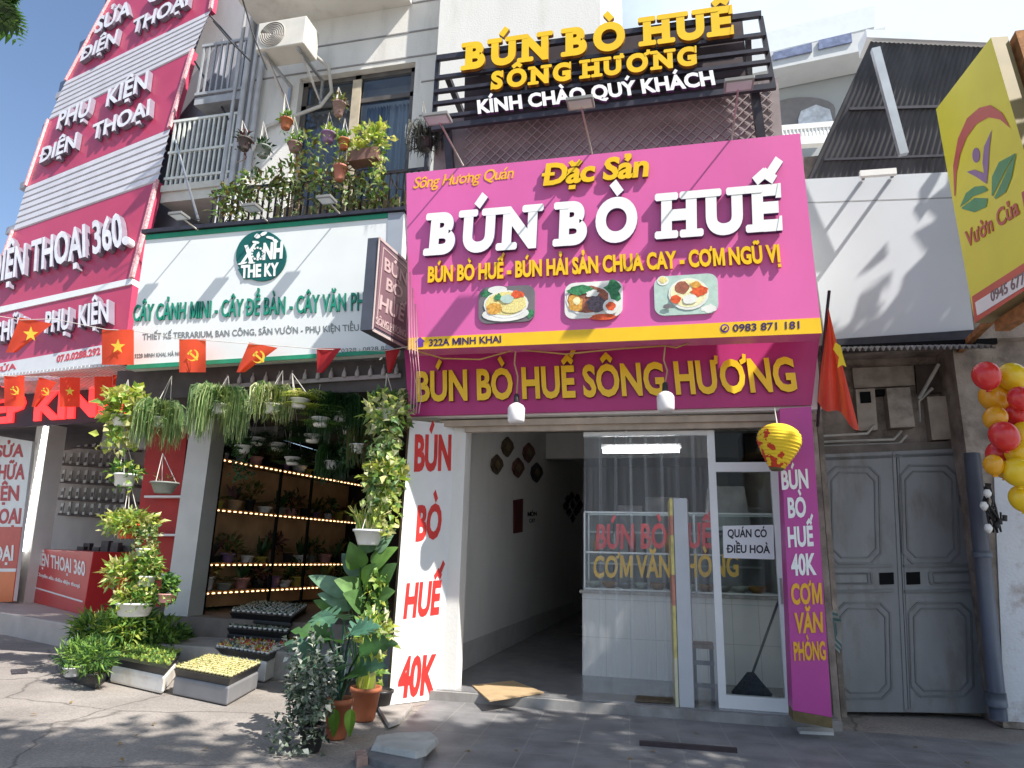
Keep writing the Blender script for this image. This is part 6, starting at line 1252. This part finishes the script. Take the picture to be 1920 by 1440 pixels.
# ---------------------------------------------------------------- shelf in the plant shop
sdir = V((.13, .9915, 0)); SHP = (V((-6.80, 9.25, 0)), V((.9915, -.13, 0)))
sh = thing('plant_shelf', 'dark shelf rack with wooden back boards and glowing light strips in the plant shop', 'shelf', V((-6.8, 9.3, .55)))
zb_ = [PP(442, 867, SHP).z, PP(392, 955, SHP).z, PP(407, 1059, SHP).z, PP(400, 1112, SHP).z]
LEN = 4.1; s0 = SHP[0]; inn = V((-.9915, .13, 0))
for z in zb_:
    mb = MB(); a, b = s0 + V((0, 0, z)), s0 + sdir * LEN + V((0, 0, z)); mb.hexa([a, a + inn * .42, b + inn * .42, b], [p + V((0, 0, .03)) for p in (a, a + inn * .42, b + inn * .42, b)]); mb.build('board', M['wood'], sh)
    mb = MB()
    for k in range(34): p = s0 + sdir * (.05 + k * LEN / 34) + V((0, 0, z - .012)) + SHP[1] * .004; mb.box((p.x - .012, p.y - .02, p.z), (p.x + .012, p.y + .02, p.z + .018))
    mb.build('light_strip', emit('led_warm', (1, .62, .30), 2.4), sh)
mb = MB(); a, b = s0 + inn * .43, s0 + sdir * LEN + inn * .43; mb.slab([a + V((0, 0, .6)), b + V((0, 0, .6)), b + V((0, 0, zb_[0] + .05)), a + V((0, 0, zb_[0] + .05))], inn * .02); mb.build('back_board', mat('board_tan', (.42, .30, .18), .8, .25, 3), sh)
for k in (0, .34, .55, 1): mb = MB(); p = s0 + sdir * LEN * k + SHP[1] * .01; mb.bar(p + V((0, 0, .55)), p + V((0, 0, zb_[0] + (.1 if k else .5))), .04); mb.build('post', M['dark'], sh)
potm = [wp, pinkpot, purplepot, yelpot, bp_, greypot, bp_, wp, mat('pot_ochre', (.35, .24, .14), .6)]
potn = ['white', 'pink', 'purple', 'yellow', 'black', 'grey', 'black', 'white', 'ochre']
ordn = ['first', 'second', 'third', 'fourth', 'fifth', 'sixth', 'seventh', 'eighth', 'ninth', 'tenth', 'eleventh']
for bi, z in enumerate(zb_):
    z += .031
    for k in range(11):
        if z > 3: continue
        i = (k * 5 + bi * 3) % len(potm); p = s0 + sdir * (.22 + k * .355 + rnd(-.05, .05)) + inn * rnd(.12, .2) + V((0, 0, z)); r = rnd(.075, .135); h = rnd(.09, .20)
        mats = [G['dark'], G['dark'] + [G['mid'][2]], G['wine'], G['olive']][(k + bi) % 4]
        fol = (lambda p=p, h=h, mats=mats, kk=(k + bi) % 3: (lambda mb: bush(mb, p + V((0, 0, h + .12)), .18, .18, .16, 80, .14, .06, len(mats)) if kk == 0 else (fern(mb, p + V((0, 0, h)), 18, .34, .07, len(mats), 1.1) if kk == 1 else [bigleaf(mb, p + V((0, 0, h)), V((rnd(-.6, .6), rnd(-.6, .6), 1)), V((rnd(-.5, .5), -1, .4)), rnd(.2, .38), .07, random.randrange(len(mats)), False, .3) for _ in range(10)])))()
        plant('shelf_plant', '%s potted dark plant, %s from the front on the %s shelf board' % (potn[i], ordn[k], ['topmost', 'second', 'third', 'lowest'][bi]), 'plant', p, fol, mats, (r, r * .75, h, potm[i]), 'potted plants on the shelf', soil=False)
# hook rail with little bottles under the sign
hr = thing('hook_rail', 'pale rail with small hanging ornaments under the white plant sign', 'rail', PY(600, 715, 7.5))
mb = MB(); mb.bar(PY(400, 726, 7.52), PY(752, 704, 7.52), .03, .05); mb.build('rail', mat('rail_grey', (.3, .27, .27), .6), hr)
mor = mat('orn', (.36, .33, .33), .4)
for k in range(14): mb = MB(); mb.lathe([(.012, -.07), (.03, -.05), (.026, .0), (.008, .04), (.008, .07)], PY(425 + k * 24.5, 712 - k * 1.5, 7.5), 8); mb.build('ornament', mor, hr)

# ---------------------------------------------------------------- balcony plants and hanging pots
plb = thing('balcony_creeper', 'mass of leafy creepers growing over the balcony railing of the cream house', 'creeper', PY(560, 390, 7.5))
mb = MB()
for (px, py, rx, rz, n, mi0) in ((440, 360, 40, 36, 420, 0), (490, 335, 46, 32, 420, 0), (550, 320, 46, 34, 420, 0), (610, 325, 36, 30, 300, 0), (670, 345, 40, 32, 240, 0), (720, 370, 30, 24, 160, 0), (575, 260, 28, 26, 200, 0), (430, 395, 30, 16, 120, 0), (650, 375, 40, 18, 140, 0), (700, 330, 30, 40, 160, 0)):
    c = PY(px, py + 14, 7.5); s = mpp(c); bush(mb, c, rx * s, .28, rz * s * .85, int(n * .42), .12, .05, 5, .1)
for k in range(11): vine(mb, PY(430 + k * 27, 345 + rnd(-10, 15), 7.45), rnd(.3, .7), 26, .09, .055, 5, .06)
mb.build('foliage', [G['mid'][0], G['olive'][0], G['pale'][1], G['olive'][1], G['pale'][0]], plb)
mb = MB()
for k in range(30): p = PY(410 + rnd(0, 340), 300 + rnd(0, 90), 7.52); q = p + V((rnd(-.4, .4), rnd(-.05, .05), rnd(-.35, .25))); mb.tube([p, p.lerp(q, .5) + rvec() * .06, q], .008, 4)
mb.build('stem', mat('vine_stem', (.14, .10, .06), .9), plb)
def bp(px, py, w, h, m, lab, fol=None, mats=None, top=None, sq=1.0):
    w *= .86; h *= .82; py += 6
    Y = 7.25; c = PY(px, py + h / 2, Y); s = mpp(c); f = fol or (lambda mb: (bush(mb, c + V((0, 0, h * s * 1.1)), w * s * .55, w * s * .55, .09, 60, .09, .035, 2), vine(mb, c + V((0, 0, h * s)), .25, 14, .07, .035, 2, w * s * .5))); tp = PY(px + rnd(-3, 3), py - rnd(38, 60), Y + .15)
    plant('hanging_pot', lab, 'hanging pot', c, f, mats or G['mid'][:2], (w * .5 * s, w * .33 * s, h * s, m), 'pots hanging above the balcony', (tp, w * .45 * s, h * s * .95))
bp(535, 226, 28, 24, tc_, 'round terracotta hanging pot at the upper left of the window')
bp(634, 198, 28, 34, brownpot, 'brown striped hanging pot highest before the window', mats=G['olive'])
bp(457, 264, 30, 28, mat('dark_pot', (.10, .08, .08), .7), 'dark hanging pot leftmost above the creepers', mats=G['wine'])
bp(492, 278, 30, 26, greypot, 'grey green hanging pot beside the dark leftmost one', mats=G['dark'])
bp(551, 270, 30, 20, mat('mauve_pot', (.28, .17, .16), .6), 'mauve bowl shaped hanging pot before the left window half')
bp(615, 252, 32, 22, purplepot, 'dark purple hanging bowl with yellow green leaves', mats=G['lime'])
bp(644, 264, 26, 24, tc_, 'small terracotta hanging pot right of the purple bowl')
bp(636, 318, 30, 36, mat('salmon_pot', (.45, .17, .12), .6), 'tall salmon flower pot standing against the balcony railing', mats=G['olive'])
c_ = PY(688, 300, 7.35)
wpl = plant('window_planter', 'long brown planter with yellow green leaves on the balcony railing', 'planter', c_, lambda mb: (bush(mb, PY(700, 262, 7.35), .24, .16, .24, 240, .11, .06, 3), bush(mb, PY(665, 282, 7.35), .18, .14, .08, 70, .10, .05, 3), vine(mb, PY(712, 290, 7.3), .45, 60, .08, .05, 3, .08)), G['lime'], None)
mb = MB(); a = PY(658, 300, 7.35); b = PY(712, 292, 7.35); mb.bar(a, b, .2, .16); mb.build('trough', mat('planter_brown', (.17, .09, .07), .7), wpl)
c5 = PY(796, 280, 7.2)
plant('dark_grass', 'dark purplish grassy plant hanging at the left end of the roof sign', 'hanging plant', c5, lambda mb: (droop(mb, c5 + V((0, 0, .1)), .26, 170, .22, .014, 2, .25), bush(mb, c5 + V((0, 0, .1)), .22, .2, .14, 100, .14, .02, 2)), [LM('grass_dark', (.04, .04, .045), .1), LM('grass_dark2', (.07, .075, .05), .1)], (.12, .09, .12, bp_), None, (PY(793, 190, 7.3), .1, .1))

# ---------------------------------------------------------------- stones, plank
def rock(name, lab, pts, z, h, m, cat='stone'):
    mb = MB(); lo = [PZ(*p, z) for p in pts]; ctr = sum(lo, V((0, 0, 0))) / len(lo); hi = [ctr.lerp(p, .93) + V((0, 0, h * rnd(.9, 1.1))) for p in lo]; n = len(lo)
    mb.add(lo + hi, [tuple(range(n, 2 * n)), tuple(reversed(range(n)))] + [(i, (i + 1) % n, n + (i + 1) % n, n + i) for i in range(n)]); tag(mb.build(name, m, bevel=.006), lab, cat)
rock('stone_slab', 'large broken grey slab lying on top of another slab in the foreground', [(694, 1408), (702, 1390), (745, 1383), (808, 1381), (824, 1394), (800, 1418), (780, 1424)], .05, .045, M['stone'], 'slab')
rock('stone_slab', 'darker lower slab half hidden under the broken grey slab', [(682, 1432), (690, 1412), (800, 1420), (792, 1446), (740, 1452)], 0, .05, mat('stone_dark', (.15, .15, .155), .9, .2, 8, bump=.4), 'slab')
rock('broken_tile', 'thin broken tile leaning at the foot of the white price board', [(706, 1328), (775, 1326), (750, 1358), (728, 1366)], .01, .035, mat('tile_grey', (.34, .31, .29), .8, .15, 8), 'tile')
rock('rubble_piece', 'small brick coloured rubble piece at the bottom edge by the slabs', [(664, 1425), (684, 1420), (690, 1436), (668, 1442)], 0, .06, mat('rubble', (.30, .20, .17), .9, .3, 20), 'rubble')
rock('brick', 'pinkish brick block at the foot of the left shop pier', [(838, 1288), (862, 1284), (864, 1262), (842, 1266)], .1, .13, mat('brick_pink', (.42, .30, .26), .9, .2, 10), 'brick')
mb = MB(); mb.bar(PZ(1199, 1393, .02), PZ(1382, 1407, .02), .045, .035); tag(mb.build('iron_bar', mat('iron', (.045, .03, .035), .6, .2, 20)), 'dark iron bar lying on the grey tiles before the entrance', 'bar')
mb = MB(); a, b, c, d = PZ(20, 1256, .0), PZ(50, 1254, .0), PZ(52, 1262, 0), PZ(22, 1264, 0); mb.slab([p + V((0, 0, .006)) for p in (a, b, c, d)], (0, 0, -.01)); tag(mb.build('drain_cover', M['dark_steel']), 'small dark drain cover in the pavement at the lower left', 'drain cover')
mb = MB(); mb.slab([p + V((0, 0, .03)) for p in (PZ(1495, 1370, 0), PZ(1562, 1371, 0), PZ(1564, 1380, 0), PZ(1500, 1377, 0))], (0, 0, -.03)); tag(mb.build('foot_plate', mat('pale_plate', (.5, .5, .5), .6, .1)), 'pale strip of tile under the purple banner foot', 'tile')
random.seed(11)
for k in range(16):
    p = PZ(rnd(60, 1850), rnd(1375, 1436), 0) if k < 10 else PZ(rnd(40, 520), rnd(1290, 1400), 0)
    mb = MB(); mb.leaf(V((0, 0, .008)), V((math.cos(k), math.sin(k), 0)), V((0, 0, 1)), .07, .03, 0, .25)
    o_ = mb.build('dry_leaf', [LM('dry%d' % k, (.30, .20, .07))], origin=(0, 0, 0)); o_.location = p; tag(o_, 'small dry leaf fallen on the pavement', 'leaf', 'dry leaves on the pavement')

# ---------------------------------------------------------------- street trees (their crowns shade the pavement; one frond tip shows top left)
random.seed(5)
def tree(name, lab, base, ctr, rad, n, L, W, mats, holes=0, clumps=26):
    t_ = thing(name, lab, 'tree', base)
    mb = MB(); mb.tube([base, base.lerp(ctr, .5) + V((.1, 0, 0)), ctr - V((0, 0, rad.z * .5))], [.2, .15, .1], 10)
    cs = []
    for k in range(clumps):
        for _ in range(40):
            d = rvec(); c = ctr + V((d.x * rad.x, d.y * rad.y, d.z * rad.z)) * rnd(.25, 1); e = c - EYE; z = max(.01, e.dot(fw)); mg = 1.25 * F_PX / z
            if e.dot(fw) < 0 or abs(e.dot(rt)) / z * F_PX > 960 + mg or abs(e.dot(up)) / z * F_PX > 720 + mg: break
        else: continue
        cs.append(c); mb.tube([ctr - V((0, 0, rad.z * .5)), ctr.lerp(c, .6) - V((0, 0, .1)), c], [.06, .03, .012], 5)
    mb.build('trunk', mat(name + '_bark', (.16, .13, .10), .9, .3, 8, bump=.5), t_)
    mb = MB()
    for c in cs: r = rnd(.5, .95); bush(mb, c, r, r, r * .7, n // clumps, L, W, len(mats), .1, .1)
    mb.build('crown', mats, t_); return t_
tree('street_tree', 'leafy street tree by the kerb on the right, shading the gate and banner', V((7.6, 2.0, 0)), V((7.1, 5.7, 6.9)), V((3.8, 3.1, 1.5)), 16000, .28, .16, G['mid'], clumps=80)
tree('street_tree', 'leafy street tree behind the viewer, dappling the pavement with shade', V((1.5, -1.5, 0)), V((1.4, 1.5, 7.2)), V((3.8, 1.7, 1.0)), 5200, .26, .14, G['mid'], clumps=30)
tree('street_tree', 'smaller street tree right of the viewer, shading the tiles before the entrance', V((4.4, .6, 0)), V((4.3, 2.6, 6.6)), V((2.3, 1.7, 1.0)), 6500, .26, .15, G['mid'], clumps=36)
pt_ = thing('palm_tree', 'palm whose frond tips hang into the top left corner of the view', 'tree', V((-8.6, 4.6, 0)))
pc = PY(-118, -30, 5.2)
mb = MB(); mb.tube([V((pc.x - .9, pc.y - .5, 0)), V((pc.x - .6, pc.y - .2, pc.z * .5)), pc], [.16, .13, .10], 10); mb.build('trunk', mat('palm_bark', (.2, .17, .13), .9, .3, 10, bump=.4), pt_)
mb = MB(); fern(mb, pc, 16, 1.15, .5, 3, .5, 14); fern(mb, pc + V((.2, 0, .2)), 10, .9, .5, 3, .3, 12); mb.build('crown', G['mid'], pt_)
